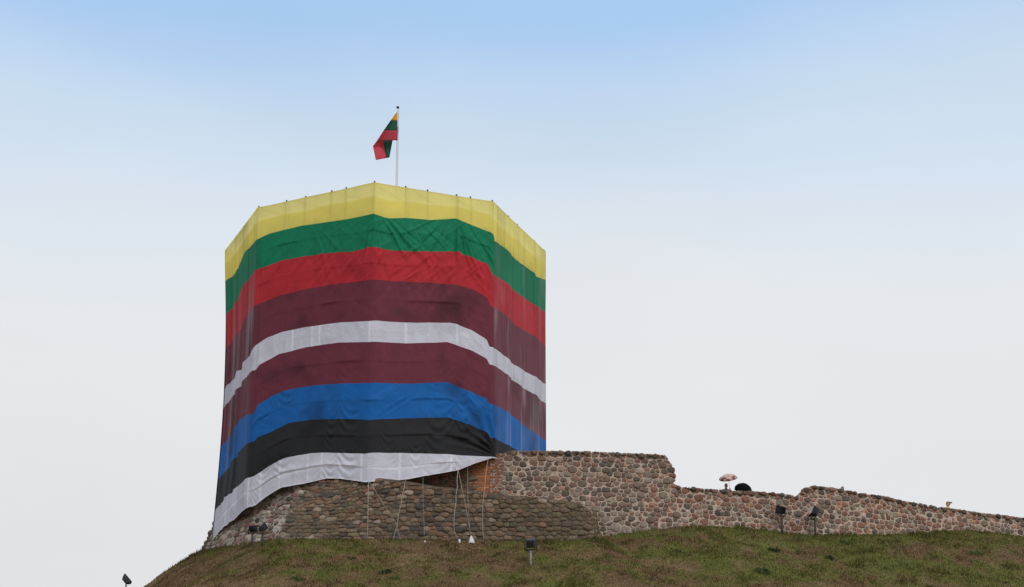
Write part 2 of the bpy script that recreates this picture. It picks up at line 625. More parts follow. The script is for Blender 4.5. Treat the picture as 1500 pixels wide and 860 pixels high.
def pal_wall(r, u, v):
    if u < U735:
        return pick(rw, PAL_BASE if r > .12 or rw.random() < .6 else PAL_CHIP)
    if r < .115: return pick(rw, PAL_CHIP)
    if u > U735 + 7 and rw.random() < .3: return pick(rw, [(2, (.25, .125, .088)), (1, (.30, .165, .12))])
    return tuple(.72 * a_ + .28 * b_ for a_, b_ in zip(pick(rw, PAL_WALL), (.235, .165, .128)))


cw = pack(0, WS[-1], wt_z.min() - 4, wt_z.max() + .2, wall_in, [(.26, 200), (.20, 2600), (.155, 8000), (.14, 16000), (.095, 26000), (.06, 5000)], 1.25, rw, .25, .80, wtop, .24, lambda u: 1.0 - .16 * float(sstep(U735 + 7, U735 + 13, u)))
V, F, C = [], [], []
lay(cw, wsurf, pal_wall, .0098, .047, rw, V, F, C)
# coping stones sit on the crest and make its ragged line
def crest_stones():
    out = []
    u = U735 + .4
    while u < WS[-1] - .3:
        r = rw.choice([.08, .10, .13, .15, .18]) * rw.uniform(.9, 1.15)
        slope = abs(wtop(u + r) - wtop(u - r))
        if slope < .5:
            v = float(wtop(u)) - r * rw.uniform(.5, .95)
            a0 = rw.random() * 6
            poly = [(u + r * rw.uniform(.85, 1.1) * math.cos(a0 + t), v + r * .8 * rw.uniform(.85, 1.1) * math.sin(a0 + t)) for t in np.linspace(0, 2 * math.pi, 8)[:-1]]
            out.append((u, v, r, poly))
        u += r * rw.uniform(1.7, 2.5)
    return out


lay(crest_stones(), lambda u, v, d: wsurf(u, v, d + .02), lambda r, u, v: pick(rw, PAL_WALL[:4] + PAL_WALL[6:]), .01, .10, rw, V, F, C)
mesh_np('fieldstones', V, F, M_stone, wall, col=np.array(C), smooth=True)
# mortar body
su = np.unique(np.concatenate([np.arange(0, WS[-1], .09), wt_u]))
V, F, C = [], [], []
nrow = 14
for i, u in enumerate(su):
    t = float(wtop(u)) - .05 + .07 * (vn(u * 3.1, 0, 3) - .5) + .05 * (vn(u * 9, 0, 4) - .5); b = float(np.interp(u, UU, WB))
    for k in range(nrow + 1):
        v = b + (t - b) * k / nrow
        V.append(wsurf(u, v, .016 + .022 * (vn(u * 5, v * 5, 6) - .5)))
        C.append((.55, .42, .335) if u > U735 else (.25, .185, .135))
    V.append(wsurf(u, t - .05, -1.25)); V.append(wsurf(u, b, -1.25)); C += [(.4, .33, .28)] * 2
n = nrow + 3
for i in range(len(su) - 1):
    for k in range(n):
        k2 = (k + 1) % n
        F.append((i * n + k, (i + 1) * n + k, (i + 1) * n + k2, i * n + k2))
F.append(tuple(range(n))); F.append(tuple((len(su) - 1) * n + k for k in range(n - 1, -1, -1)))
mesh_np('mortar_core', V, F, M_mortar, wall, col=np.array(C))

# brick pier set into the wall under the hem of the cloth
V, F, C = [], [], []
rows = int((ZB1 - ZB0) / .078)
rb = random.Random(5)


def brick(u0, u1, v0, v1, d0, c):
    b = len(V)
    e = .006
    for (d, q) in ((-.08, 0), (d0 - .008, 0), (d0, e)):
        for (u, v) in ((u0 + q, v0 + q), (u1 - q, v0 + q), (u1 - q, v1 - q), (u0 + q, v1 - q)):
            V.append(wsurf(u, v, d)); C.append(c)
    for r in range(2):
        for i in range(4):
            j = (i + 1) % 4
            F.append((b + r * 4 + i, b + r * 4 + j, b + (r + 1) * 4 + j, b + (r + 1) * 4 + i))
    F.append((b + 8, b + 9, b + 10, b + 11))


for j in range(rows):
    z = ZB0 + j * .078
    u = U700 - .35 - (rb.random() * .25) + (.13 if j % 2 else 0) + .25 * max(0, 1 - j / 9)
    while u < U718:
        w = .25
        c = pick(rb, [(3, (.52, .19, .085)), (2, (.45, .155, .07)), (1, (.55, .25, .13))])
        if not (u < U700 - .1 and rb.random() < .5):
            brick(u, min(u + w - .012, U718 - .01), z, z + .064, .03 + rb.uniform(0, .015), c)
        u += w
    u = U718
    while u < U735 - .02:                                 # toothed end where brick heads alternate with lime
        w = .115 if j % 2 else .135
        c = pick(rb, [(3, (.44, .17, .085)), (1.5, (.52, .36, .27))]) if rb.random() < .86 else (.55, .43, .36)
        brick(u, min(u + w - .03, U735), z, z + .056, .035 + rb.uniform(0, .02), c)
        u += w
# a few loose brick courses further left
for (px, py, n_) in ((627, 697, 3), (646, 693, 2), (600, 700, 3), (668, 690, 3), (655, 706, 2)):
    P = at(px, py, 124.9); uu = float(xu(P[0]))
    for j in range(5):
        for i in range(n_):
            if rb.random() < .8:
                brick(uu + i * .16 + .05 * (j % 2), uu + i * .16 + .14, P[2] - j * .085, P[2] - j * .085 + .068, .05, pick(rb, [(1, (.36, .14, .075))]))
mesh_np('brick_pier', V, F, M_brick, wall, col=np.array(C))

# --- the old battered base under the tower ---------------------------
BASE = [((292, 808, 131.7), (314, 770, 131.0)), ((318, 803, 128.6), (345, 742, 128.6)), ((352, 797, 125.7), (382, 716, 126.0)),
        ((390, 791, 123.3), (438, 702, 124.8)), ((402, 790, 122.4), (478, 694, 123.7)), ((440, 789.5, 121.55), (503, 693, 123.3)),
        ((534, 790, 121.35), (536, 699, 122.75)), ((590, 791, 121.35), (590, 704, 121.95)), ((640, 791.5, 121.35), (640, 713, 121.75)), ((705, 792, 121.35), (704, 720, 121.7)), ((735, 792.5, 121.35), (734, 726, 121.7)),
        ((782, 792, 121.35), (782, 728, 121.7)), ((833, 791.5, 121.35), (832, 735, 121.65)), ((852, 790.5, 121.4), (850, 737, 121.65)), ((873, 789, 121.5), (859, 746, 121.75)), ((882, 788, 124.8), (870, 747, 124.9))]
BB = np.array([at(*b) for b, t in BASE]); BT = np.array([at(*t) for b, t in BASE])
BB[:, 2] -= .35
mid = (BB * .6 + BT * .4)
BS = np.concatenate([[0], np.cumsum(np.hypot(*np.diff(mid[:, :2], axis=0).T))])
BH = np.linalg.norm(BT - BB, axis=1)


def bsurf(u, v, d):
    u = min(max(u, 0), BS[-1])
    lo = np.array([np.interp(u, BS, BB[:, k]) for k in range(3)]); hi = np.array([np.interp(u, BS, BT[:, k]) for k in range(3)])
    h = np.interp(u, BS, BH)
    p = lo + (hi - lo) * (v / h)
    i = min(max(int(np.searchsorted(BS, u)) - 1, 0), len(BS) - 2)
    t = (mid[i + 1] - mid[i]); t = t / np.linalg.norm(t)
    w = (hi - lo) / np.linalg.norm(hi - lo)
    n = np.cross(t, w); n = n / np.linalg.norm(n)
    return tuple(p + n * d)


base = thing('stone_base', (-6.5, 121.6, 42.8), 'low battered base of old brown fieldstones under the wrapped tower', 'stone base')
rs = random.Random(23)
UR = BS[4]                                                # the ridge between flank and front


def base_in(u, v): return .05 < v < np.interp(u, BS, BH) - .05 and .1 < u < BS[-1] - .2


PALE = [(2.4, (.40, .33, .27)), (1.5, (.30, .22, .18)), (1.5, (.18, .14, .115)), (1, (.22, .11, .09))]


def pal_base(r, u, v):
    if u < UR * .92 and rs.random() < .72: return pick(rs, PALE)
    c = pick(rs, PAL_BASE if r > .08 else PAL_BASE[:5])
    m_ = .42 * float(sstep(.42, .68, fbm(u * .45, v * .8, 19, 3))) + (.12 if u > BS[10] else 0)   # mossy weathering in patches
    return tuple(x * (1 - m_) + y * m_ for x, y in zip(c, (.125, .095, .062)))


cb = pack(0, BS[-1], 0, BH.max(), base_in, [(.26, 150), (.215, 1500), (.18, 4000), (.15, 9000), (.11, 14000), (.07, 5000)], 1.55, rs, .24, .84, lambda u: float(np.interp(u, BS, BH)) - .02 - .14 * float(vn(u * 1.7, 0, 55)))
V, F, C = [], [], []
lay(cb, bsurf, pal_base, .010, .062, rs, V, F, C)
mesh_np('fieldstones', V, F, M_stone, base, col=np.array(C), smooth=True)
V, F, C = [], [], []
su = np.unique(np.concatenate([np.arange(0, BS[-1], .12), BS])); nrow = 16
for i, u in enumerate(su):
    h = float(np.interp(u, BS, BH))
    for k in range(nrow + 1):
        v = h * k / nrow
        V.append(bsurf(u, v, .03 * (vn(u * 4, v * 4, 8) - .5) + (.024 if u < UR else .014)))
        pale = 0.0
        if u < UR * .95: pale = .85 * float(sstep(.34, .5, fbm(u * .9, v * 1.4, 12)))
        if UR < u < UR + 1.7: pale = max(pale, float(sstep(.9, .3, v)) * float(sstep(.35, .5, vn(u * 2, v * 2, 77))))
        C.append(tuple(np.array((.13, .098, .072)) * (1 - pale) + np.array((.52, .47, .40)) * pale))
    p = bsurf(u, h, 0); cc = np.array([CEN[0], 126.5]); q = np.array(p[:2]); dirn = (cc - q) / np.linalg.norm(cc - q)
    V.append((p[0] + dirn[0] * 2.6, p[1] + dirn[1] * 2.6, p[2] + .15)); C.append((.15, .12, .09))
n = nrow + 2
for i in range(len(su) - 1):
    for k in range(n - 1):
        F.append((i * n + k, (i + 1) * n + k, (i + 1) * n + k + 1, i * n + k + 1))
mesh_np('mortar_core', V, F, M_mortar, base, col=np.array(C))

# a pale strap of mortar running down the ridge, and loose stones at the far left edge
mb = MB()
for k in range(7):
    p = bsurf(.15 + .08 * (k % 2), .3 + k * .27, -.06)
    mb.ball(p, .20 * rs.uniform(.8, 1.3), (1, 1, .8), u=10, v=6)
oo = mb.build('corner_stones', M_stone, base, smooth=True)
a = oo.data.color_attributes.new('Col', 'FLOAT_COLOR', 'POINT')
a.data.foreach_set('color', np.tile(np.array([.17, .13, .115, 1], np.float32), len(oo.data.vertices)))

# ------------------------------------------------------------------ inner tower, scaffold
TB_Z = BT[6, 2] - 1.0
tower = thing('brick_tower', (CEN[0], CEN[1], TB_Z), 'octagonal brick tower hidden inside the striped cloth, faint through the yellow netting', 'tower')


def ngon(c, r, n, a0=0):
    return [np.array([c[0] + r * math.sin(a0 + 2 * math.pi * k / n), c[1] - r * math.cos(a0 + 2 * math.pi * k / n)]) for k in range(n)]


def ring_solid(name, m, parent, r0, r1, z0, z1, inner=None):
    a0 = R_(-1.5)
    V, F = [], []
    rows_ = [(r0, z0), (r1, z1)]
    if inner: rows_ += [(inner, z1), (inner, z0)]
    for r, z in rows_:
        V += [(*p, z) for p in ngon(CEN, r, 8, a0)]
    R = len(rows_)
    for k in range(R if inner else R - 1):
        for i in range(8):
            j = (i + 1) % 8; a_ = k; b_ = (k + 1) % R
            F.append((a_ * 8 + i, a_ * 8 + j, b_ * 8 + j, b_ * 8 + i))
    if not inner:
        F.append(tuple(range(8, 16)))
    return mesh_np(name, V, F, m, parent)


ring_solid('tower_shaft', M_tower, tower, 5.0, 4.9, TB_Z, RIM_Z - 2.6)
ring_solid('parapet', M_tower, tower, 5.4, 6.6, RIM_Z - 3.2, RIM_Z - 1.7, inner=4.5)
for k in range(8):
    p0, p1 = ngon(CEN, 6.7, 8, R_(-1.5))[k], ngon(CEN, 6.7, 8, R_(-1.5))[(k + 1) % 8]
    for t in (.22, .74):
        q = p0 + (p1 - p0) * t; dd = (p1 - p0) / np.linalg.norm(p1 - p0)
        M = Matrix(((dd[0], -dd[1], 0), (dd[1], dd[0], 0), (0, 0, 1)))
        MB().box((q[0] - (q[0] - CEN[0]) * .042, q[1] - (q[1] - CEN[1]) * .042, RIM_Z - 1.5), (.8, .45, .398), M).build('merlon', M_tower, tower)

scaf = thing('scaffold', (CEN[0], CEN[1], TB_Z), 'steel tube scaffold ringing the tower inside the cloth, its tips poking over the yellow rim', 'scaffold')
# perimeter parametrisation of the octagon
PO = np.array(OCT + [OCT[0]])
PS = np.concatenate([[0], np.cumsum(np.hypot(*np.diff(PO, axis=0).T))])
PER = PS[-1]


def oct_at(s):
    s = np.mod(s, PER)
    return np.stack([np.interp(s, PS, PO[:, 0]), np.interp(s, PS, PO[:, 1])], -1)


def oct_hit(px, py):
    """first meeting of a sight line with the octagonal prism: perimeter position and height"""
    d = ray(px, py)
    best = None
    for i in range(4):
        a, b = PO[i], PO[i + 1]
        M = np.array([[d[0], -(b[0] - a[0])], [d[1], -(b[1] - a[1])]])
        t, k = np.linalg.solve(M, a)
        if -1e-6 <= k <= 1 + 1e-6 and (best is None or t < best[0]):
            best = (t, PS[i] + k * (PS[i + 1] - PS[i]), 1.7 + d[2] * t)
    if best is None:
        i = 0 if px < 500 else 4
        t = PO[i, 1] / d[1]
        return PS[i], 1.7 + d[2] * t
    return best[1], best[2]


POLE_PX = [329.3, 343.6, 354.8, 377, 418, 446.5, 485, 506.5, 548.6, 594.7, 627, 670, 690.6, 723, 747, 760, 785, 799.4]
rim_y = lambda x: np.interp(x, [329.3, 377, 548.5, 723, 799.5], [367, 304, 266.8, 295, 368.5])
POLE_S = [oct_hit(x, rim_y(x))[0] for x in POLE_PX]
backs = list(np.linspace(PS[4], PER, 14)[1:-1])
def HEM_Z(s): return at(500, 640, 124)[2]


for s in POLE_S + backs:
    p = oct_at(np.array([s]))[0]; q = p + (CEN - p) * .012
    r_ = p + (CEN - p) * .085
    o_ = MB().tube([(r_[0], r_[1], HEM_Z(s)), (r_[0], r_[1], RIM_Z - 1.9), (q[0], q[1], RIM_Z - 1.25), (q[0], q[1], RIM_Z + .06)], .026, 6).build('standard', M_metal, scaf)
    c_ = MB().tube([(q[0], q[1], RIM_Z + .0), (q[0], q[1], RIM_Z + .10)], .042, 6)
    cc_ = mesh_np('coupler', np.array(c_.v), c_.f, M_rust, None)
    cc_.parent = o_
    cc_.matrix_parent_inverse = Matrix.Identity(4)
for z in (RIM_Z + .0, RIM_Z - 2.0, RIM_Z - 4.0):
    for i in range(8):
        k_ = .014 if z > RIM_Z - .5 else .09
        a_, b_ = PO[i] + (CEN - PO[i]) * k_, PO[i + 1] + (CEN - PO[i + 1]) * k_
        MB().tube([(*a_, z), (*b_, z)], .03, 6).build('ledger', M_metal, scaf)
for i in range(8):
    a_, b_ = PO[i] + (CEN - PO[i]) * .02, PO[i + 1] + (CEN - PO[i + 1]) * .02
    for t0, t1 in ((.0, .33), (.33, .62), (.66, 1.0)):
        p, q = a_ + (b_ - a_) * t0, a_ + (b_ - a_) * t1
        MB().tube([(*p, RIM_Z - .05), (*q, RIM_Z - 1.0)], .022, 6).build('brace', M_metal, scaf)

# ------------------------------------------------------------------ the striped cloth
B_RIM = [(329.3, 367), (343.6, 348.5), (354.8, 334), (377, 304), (398, 300), (418, 295.5), (446.5, 289), (485, 281), (506.5, 276.5), (548.5, 266.8), (571, 271), (594.7, 274.6), (627, 280.5), (670, 287), (690.6, 290.5), (723, 295), (747, 319), (760, 331), (785, 354.5), (799.5, 368.5)]
B1 = [(329, 410), (342, 400), (352, 381), (357.5, 368.5), (375, 351), (394, 342), (439.5, 331), (481, 325), (509, 321), (546, 313), (568.6, 319.6), (596.5, 319.3), (631, 322.4), (668, 320), (694, 331), (720, 340.6), (726, 353), (742, 364), (757, 380.7), (783, 398.8), (786.5, 405), (799, 410)]
B2 = [(329, 456), (343.6, 439), (354, 417), (378.5, 393), (415, 380.7), (446.5, 375.4), (474, 371), (516, 368.5), (544, 361), (572, 366.7), (600, 368.5), (635, 368.5), (670, 368.5), (694, 379), (717, 388), (720, 401.6), (741, 412), (757, 428), (783, 445), (799, 456.5)]
B3 = [(329, 504), (338, 492), (349, 482), (351.6, 470), (375, 445), (408, 433), (450, 422.7), (495, 415.7), (537, 411), (579, 412), (635, 414.7), (670, 417.4), (694, 425), (715, 436.6), (718.5, 449), (739.5, 459), (757, 477), (785, 492.4), (799, 506)]
B4 = [(327, 561), (338, 553.5), (339.5, 543.7), (349.5, 541), (350.3, 530.8), (363, 520), (374, 504), (390.7, 494), (415, 485.5), (450, 478.5), (495, 472.6), (540.7, 469.8), (594.7, 472.6), (659, 472.6), (669.7, 475), (694, 485.5), (714, 497.7), (716.8, 508), (739.5, 520), (753, 534), (785, 551.7), (799, 562)]
B5 = [(327, 587.6), (338.6, 576), (339.6, 571), (348.6, 565), (349.4, 558), (373, 541), (378.5, 534), (408, 518.6), (450, 508), (495, 501.8), (540.7, 500.5), (594.7, 503), (655.8, 501), (669.7, 506), (694, 515), (714, 525.6), (716.8, 534), (739.5, 544.7), (753, 558.7), (785, 578), (799, 590)]
B6 = [(326, 644), (335, 635), (336.6, 630), (344, 620), (345.5, 614), (371.5, 605.8), (375, 593.6), (397.7, 579.6), (420, 571), (457, 564.6), (495, 562), (540.7, 560.4), (594.7, 562), (655.8, 559.7), (669.7, 565.7), (694, 576), (714, 584), (715.8, 591.8), (739.5, 600.6), (757, 614.5), (778, 630), (799, 644)]
B7 = [(322.7, 693), (334, 683), (335, 677), (344, 668), (345.5, 662), (373, 646), (375, 640.7), (397.7, 632), (422, 619.7), (457, 614.5), (495, 613.5), (540.7, 614.5), (594.7, 612.8), (655.8, 611), (669.7, 616), (694, 625), (714, 633.7), (716.8, 640.7), (746.5, 653), (757, 660), (770, 668), (799, 690)]
B8 = [(316.8, 742), (325.5, 733), (326.5, 728), (338, 722), (339.5, 716), (350.6, 709), (371, 697.6), (395, 682), (416, 670.7), (456.8, 663.5), (478, 663), (534.4, 664.3), (588, 663.5), (654.7, 665), (675, 667), (700, 668.2), (722, 669), (735, 671), (749, 676), (770, 686), (799, 705)]
B9 = [(311.7, 788), (326, 773), (344, 759), (372, 741), (390, 727), (412, 714), (441, 709), (480, 700.6), (501, 701.4), (534.4, 706), (560, 705.7), (596, 702), (629, 696), (671, 688.6), (698, 678), (722, 670.5), (735, 674), (749, 679), (770, 689), (799, 708)]
S_L, S_R = 0.0, PS[4]
ds = .05
S_vis = np.arange(S_L, S_R, ds)
S_back = np.linspace(S_R, PER, 110)
SS = np.concatenate([S_vis, S_back])


def curve(B):
    h = sorted(oct_hit(x, y) for x, y in B)
    s = np.array([q[0] for q in h]); z = np.array([q[1] for q in h])
    # (steps stay steep, everything else eases)
    zz = np.interp(S_vis, s, z)
    k = np.exp(-np.linspace(-1.5, 1.5, 5) ** 2); k /= k.sum()
    zs = np.convolve(np.pad(zz, 2, mode='edge'), k, 'valid')
    zz = np.where(S_vis < PS[1] - .4, zz, zs)
    zb = zz[-1] + (zz[0] - zz[-1]) * np.linspace(0, 1, len(S_back))
    return np.concatenate([zz, zb])


ZC = [curve(B) for B in (B_RIM, B1, B2, B3, B4, B5, B6, B7, B8, B9)]
for k in range(1, 10):
    ZC[k] = np.minimum(ZC[k], ZC[k - 1] - .012)
PP = oct_at(SS)
# rounded profile and outward normals
dense = np.arange(0, PER, .05)
dp = oct_at(dense)


def smooth_prof(w):
    n_ = int(w / .05) | 1
    k = np.hanning(n_ + 2)[1:-1]; k /= k.sum()
    out = []
    for c in range(2):
        a_ = np.concatenate([dp[-n_:, c], dp[:, c], dp[:n_, c]])
        out.append(np.convolve(a_, k, 'same')[n_:-n_])
    return np.stack(out, -1)


prof_r = smooth_prof(1.6)
PR = np.stack([np.interp(SS, np.append(dense, PER), np.append(prof_r[:, k], prof_r[0, k])) for k in range(2)], -1)
tn = np.roll(PR, -1, 0) - np.roll(PR, 1, 0)
tn /= np.linalg.norm(tn, axis=1)[:, None]
NRM = np.stack([tn[:, 1], -tn[:, 0]], -1)
SPL = np.array(POLE_S)
S_front = PS[2]; S_c1 = PS[1]; S_c3 = PS[3]


def disp(s, z, band, v):
    """folds of the cloth, metres outward"""
    d = np.zeros_like(s)
    i = np.clip(np.searchsorted(SPL, s) - 1, 0, len(SPL) - 2)
    w = SPL[i + 1] - SPL[i]; t = np.clip((s - SPL[i]) / w, 0, 1)
    vis = (s <= S_R + .1)
    sag = np.sin(np.pi * t) * vis
    depth = RIM_Z - z
    grow = sstep(0, 3, depth)
    d -= sag * np.minimum(w, 2.5) * (.008 + .010 * grow)
    lf = sstep(S_c1 + .6, S_c1 - .3, s); rf = sstep(S_c3 - .2, S_c3 + .3, s) * vis
    fr = 1 - np.maximum(lf, rf)
    # long soft vertical folds on the two flanks
    q = s + .12 * (vn(s * .8, z * .35, 3) - .5)
    d += (lf + rf) * grow * (.05 * (vn(q * 2.0, z * .10, 5) - .5) + .10 * (vn(q * .9, z * .06, 6) - .5))
    sharp = np.abs(vn(q * 1.5, z * .12, 8) - .5) * 2
    d -= (lf + rf) * grow * .05 * np.exp(-(sharp / .12) ** 2)
    # fans of creases under the points that carry the cloth
    for px, A, n_ in ((446.5, .012, 20), (548.5, .034, 26), (670, .044, 30), (594.7, .026, 24), (485, .012, 18)):
        s0 = oct_hit(px, 300)[0]; z0 = ZC[1][np.argmin(np.abs(SS - s0))] + .6
        dx, dz = s - s0, z0 - z
        r = np.hypot(dx, np.maximum(dz, 0)); th = np.arctan2(dx, np.maximum(dz, .05))
        m = np.exp(-(np.abs(th) / .95) ** 4) * sstep(.3, 1.2, dz) * np.exp(-(dz / 4.0) ** 2) * fr
        wv = th * n_ + 5 * (fbm(s * .5, z * .35, 61, 2) - .5)
        d += A * m * (np.sin(wv) + .5 * np.sin(wv * 2.3 + 1)) * (.2 + 1.6 * sstep(.35, .8, vn(th * 7 + n_, r * .5, 67))) * np.minimum(r / 1.5, 1.3)
    # taut diagonal creases across the upper front faces
    for px, py, rx, rz, ph, A in ((655, 375, 1.9, 2.2, .80, .030), (520, 395, 1.5, 1.2, .72, .022), (600, 385, .8, 1.5, .95, .026), (700, 400, .7, 1.6, -.8, .018), (690, 500, .6, 1.3, -.75, .020), (575, 590, .9, .8, .9, .024), (690, 600, .9, 1.1, -.85, .026), (450, 545, 1.4, .9, .6, .012)):
        s0, z0 = oct_hit(px, py)
        m = np.exp(-((s - s0) / rx) ** 2 - ((z - z0) / rz) ** 2) * fr
        cc_ = (s * math.cos(ph) - z * math.sin(ph)) + .10 * (fbm(s * .9, z * .9, 171, 2) - .5)
        al = s * math.sin(ph) + z * math.cos(ph)
        g_ = vn(cc_ * 3.6, al * .55, 173); g2_ = vn(cc_ * 8.5, al * .7, 175)
        d += A * m * 2 * ((1 - np.abs(g_ * 2 - 1)) ** 3 + .5 * (1 - np.abs(g2_ * 2 - 1)) ** 2)
    # creases gathered towards the point where the hem ends on the wall
    s0, z0 = oct_hit(722, 668)
    dx, dz = s0 - s + .3, z - z0
    r = np.hypot(dx, dz); th = np.arctan2(dz, np.maximum(dx, .05))
    m = np.exp(-(r / 2.6) ** 2) * (dx > 0) * sstep(0, .3, th)
    d += .075 * m * np.sin(th * 19 + 3 * (vn(s, z, 81) - .5)) * np.minimum(r / .8, 1)
    # swags between the poles in the lower cloth
    low = sstep(.0, 1., band - 5.2)
    qq = z + 1.0 * (t - .5) ** 2 * np.minimum(w, 1.6) * -2.2
    mod = sstep(.38, .66, fbm(s * .55, z * .55, 91, 2))
    bay = hash2(i, np.zeros_like(i), 41)
    qq = z - (1.2 + 2.6 * bay) * (t - .35 - .3 * bay) ** 2 * np.minimum(w, 1.6)
    d += low * fr * (.026 * np.sin(qq * (10 + 9 * bay) + 40 * bay + 9 * fbm(s * .6, z * .6, 93, 2)) * mod * sstep(.25, .6, vn(s * .9, z * 1.1, 94)) * np.where(np.floor(band) == 7, 1, np.where(np.floor(band) == 8, .7, .55)))
    d += low * fr * .022 * (fbm(s * 2.2 + z, z * 1.2 - s, 95, 3) - .5)
    # double hem halfway down each band: cloth bags out above it
    hem = .5 + .05 * (vn(s * .6, band * 3.1, 97) - .5)
    bag = np.where(v < hem, v / hem, (v - hem) / (1 - hem))
    amt = .012 + .045 * sstep(.45, .8, vn(s * .8, np.floor(band) * 7.7, 98))
    d += grow * fr * amt * np.where(v < hem, bag ** 3, 0) * sstep(1.0, .93, bag) * np.where(np.floor(band) == 4, .15, 1)
    d += .016 * grow * (fbm(s * .9, z * .5, 101, 3) - .5) + .020 * grow * fr * (fbm(s * 4 + z * 1.5, z * 2.4, 103, 2) - .5) * (1.6 * vn(s * .5, z * .6, 104))
    d = d * sstep(0, .5, s) * sstep(S_R, S_R - .4, s) * vis
    return d


CLOTH = [('yellow_netting', (1.0, .87, .23)), ('green_band', (.001, .215, .10)), ('red_band', (.54, .024, .036)), ('maroon_band', (.178, .031, .052)),
         ('white_band', (.78, .765, .865)), ('maroon_band', (.178, .031, .052)), ('blue_band', (.005, .135, .46)), ('black_band', (.021, .021, .023)), ('white_band', (.78, .765, .86))]
LBL = {0: 'translucent yellow netting at the top', 3: 'upper maroon band above the white stripe', 4: 'narrow white stripe between maroon bands', 5: 'lower maroon band below the white stripe', 8: 'white hem band at the very bottom'}
wrap = thing('tower_cloth', (CEN[0], CEN[1], TB_Z), 'huge cloth wrapping the tower in yellow, green, red, maroon, white, blue and black bands', 'cloth')
smax = len(SS)
PANEL = np.array(sorted(oct_hit(x, 480)[0] for x in (334, 339.5, 345, 350, 357, 366, 377, 417, 457, 541, 594.7, 669.7, 716.5, 728, 740, 753, 768, 784)))
for b, (nm, c) in enumerate(CLOTH):
    nr = 40 if b not in (4,) else 18
    vv = np.linspace(0, 1, nr)
    z = ZC[b][None, :] * (1 - vv[:, None]) + ZC[b + 1][None, :] * vv[:, None]
    s = np.broadcast_to(SS[None], z.shape); v = np.broadcast_to(vv[:, None], z.shape)
    dd = disp(s, z, b + v * .999, v) * (0.25 if b == 0 else 1)
    if b == 0: dd = dd * v * (1 + 3 * v ** 6)
    depth = RIM_Z - z
    rnd = sstep(.8, 4.5, depth) * np.where(s > S_c3 - 1.5, .35, 1)
    P = PP[None] * (1 - rnd[..., None]) + PR[None] * rnd[..., None]
    # the cloth is drawn in a little on the left and runs out again over the base
    inn = -.26 * np.sin(np.pi * np.clip(depth / 15.6, 0, 1)) * np.exp(-((np.minimum(s, PER - s)) / 4.5) ** 2)
    P = P + NRM[None] * (dd + inn)[..., None]
    Vt = np.concatenate([P, z[..., None]], -1).reshape(-1, 3)
    nc = smax
    id_ = np.arange(nr * nc).reshape(nr, nc)
    F_ = np.stack([id_[:-1, :-1], id_[1:, :-1], id_[1:, 1:], id_[:-1, 1:]], -1).reshape(-1, 4)
    # dye, damp patches, painted sheen streaks on the flanks, seams
    k = np.ones(z.shape)
    damp = sstep(.56, .80, fbm(s * .42 + 9, z * .42, 201, 4)) * (1 if b in (3, 5, 6, 7) else .35)
    k = k * (1 - .48 * damp)
    k = k * (.94 + .12 * fbm(s * 1.5, z * 1.5, 211, 3))
    # sewn panels on the flanks differ a little in tone and show their edges
    pan = np.searchsorted(PANEL, s)
    tone = hash2(pan, np.full(pan.shape, b), 5) - .5
    flank = np.maximum(sstep(S_c3, S_c3 + .05, s) * (s < S_R + .1), sstep(S_c1 + .4, S_c1 + .2, s))
    k = k * (1 + .22 * tone * flank)
    edge = np.zeros(z.shape)
    for s0 in PANEL: edge = np.maximum(edge, np.exp(-((s - s0) / .06) ** 2))
    k = k * (1 - .16 * edge * (.35 + .65 * flank))
    colr = k[..., None] * np.array(c)[None, None]
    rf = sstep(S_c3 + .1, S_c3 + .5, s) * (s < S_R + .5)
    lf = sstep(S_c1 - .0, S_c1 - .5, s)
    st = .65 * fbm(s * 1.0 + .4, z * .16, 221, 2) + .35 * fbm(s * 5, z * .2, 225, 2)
    sheen_mix = np.clip(rf * (.10 + 1.0 * sstep(.48, .72, st) * sstep(.35, .65, fbm(s * .7, z * .35, 223, 2))) + lf * .45 * sstep(.52, .75, st), 0, .7)  # lighter streaks in the colour stand for sheen and backlight on the flanks
    if b in (0, 4, 8): sheen_mix = sheen_mix * .25
    if b == 1: sheen_mix = sheen_mix * .35
    if b == 2: sheen_mix = sheen_mix * .55
    if b == 6: sheen_mix = sheen_mix * .75
    if b == 7: sheen_mix = sheen_mix * .1
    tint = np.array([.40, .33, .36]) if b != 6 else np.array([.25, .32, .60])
    colr = colr * (1 - sheen_mix[..., None]) + tint * sheen_mix[..., None]
    if b in (4, 8):
        seam = np.zeros(z.shape)
        for px in (428.6, 457, 468, 541, 594.7, 669.6) if b == 4 else (417, 457, 477, 534, 589, 663, 390, 371):
            s0 = oct_hit(px, 480)[0]
            seam = np.maximum(seam, np.exp(-((s - s0) / .045) ** 2))
        if b == 8: seam = np.maximum(seam, .8 * np.exp(-((v - .52 - .05 * np.sin(s)) / .03) ** 2) * (z < 1e9))
        if b == 8: seam = np.maximum(seam, np.exp(-((v - 1) / .035) ** 2))
        colr = colr * (.93 + .07 * seam[..., None]) + .20 * seam[..., None] * np.array([.9, .9, .95])
        colr = np.minimum(colr, .93)
    if b == 0:
        # net colour slightly darker along each pole
        fold = np.zeros(z.shape)
        for s0 in SPL: fold = np.maximum(fold, np.exp(-((s - s0) / .05) ** 2))
        colr = colr * (1 - .10 * fold[..., None])
    colr = colr.reshape(-1, 3)
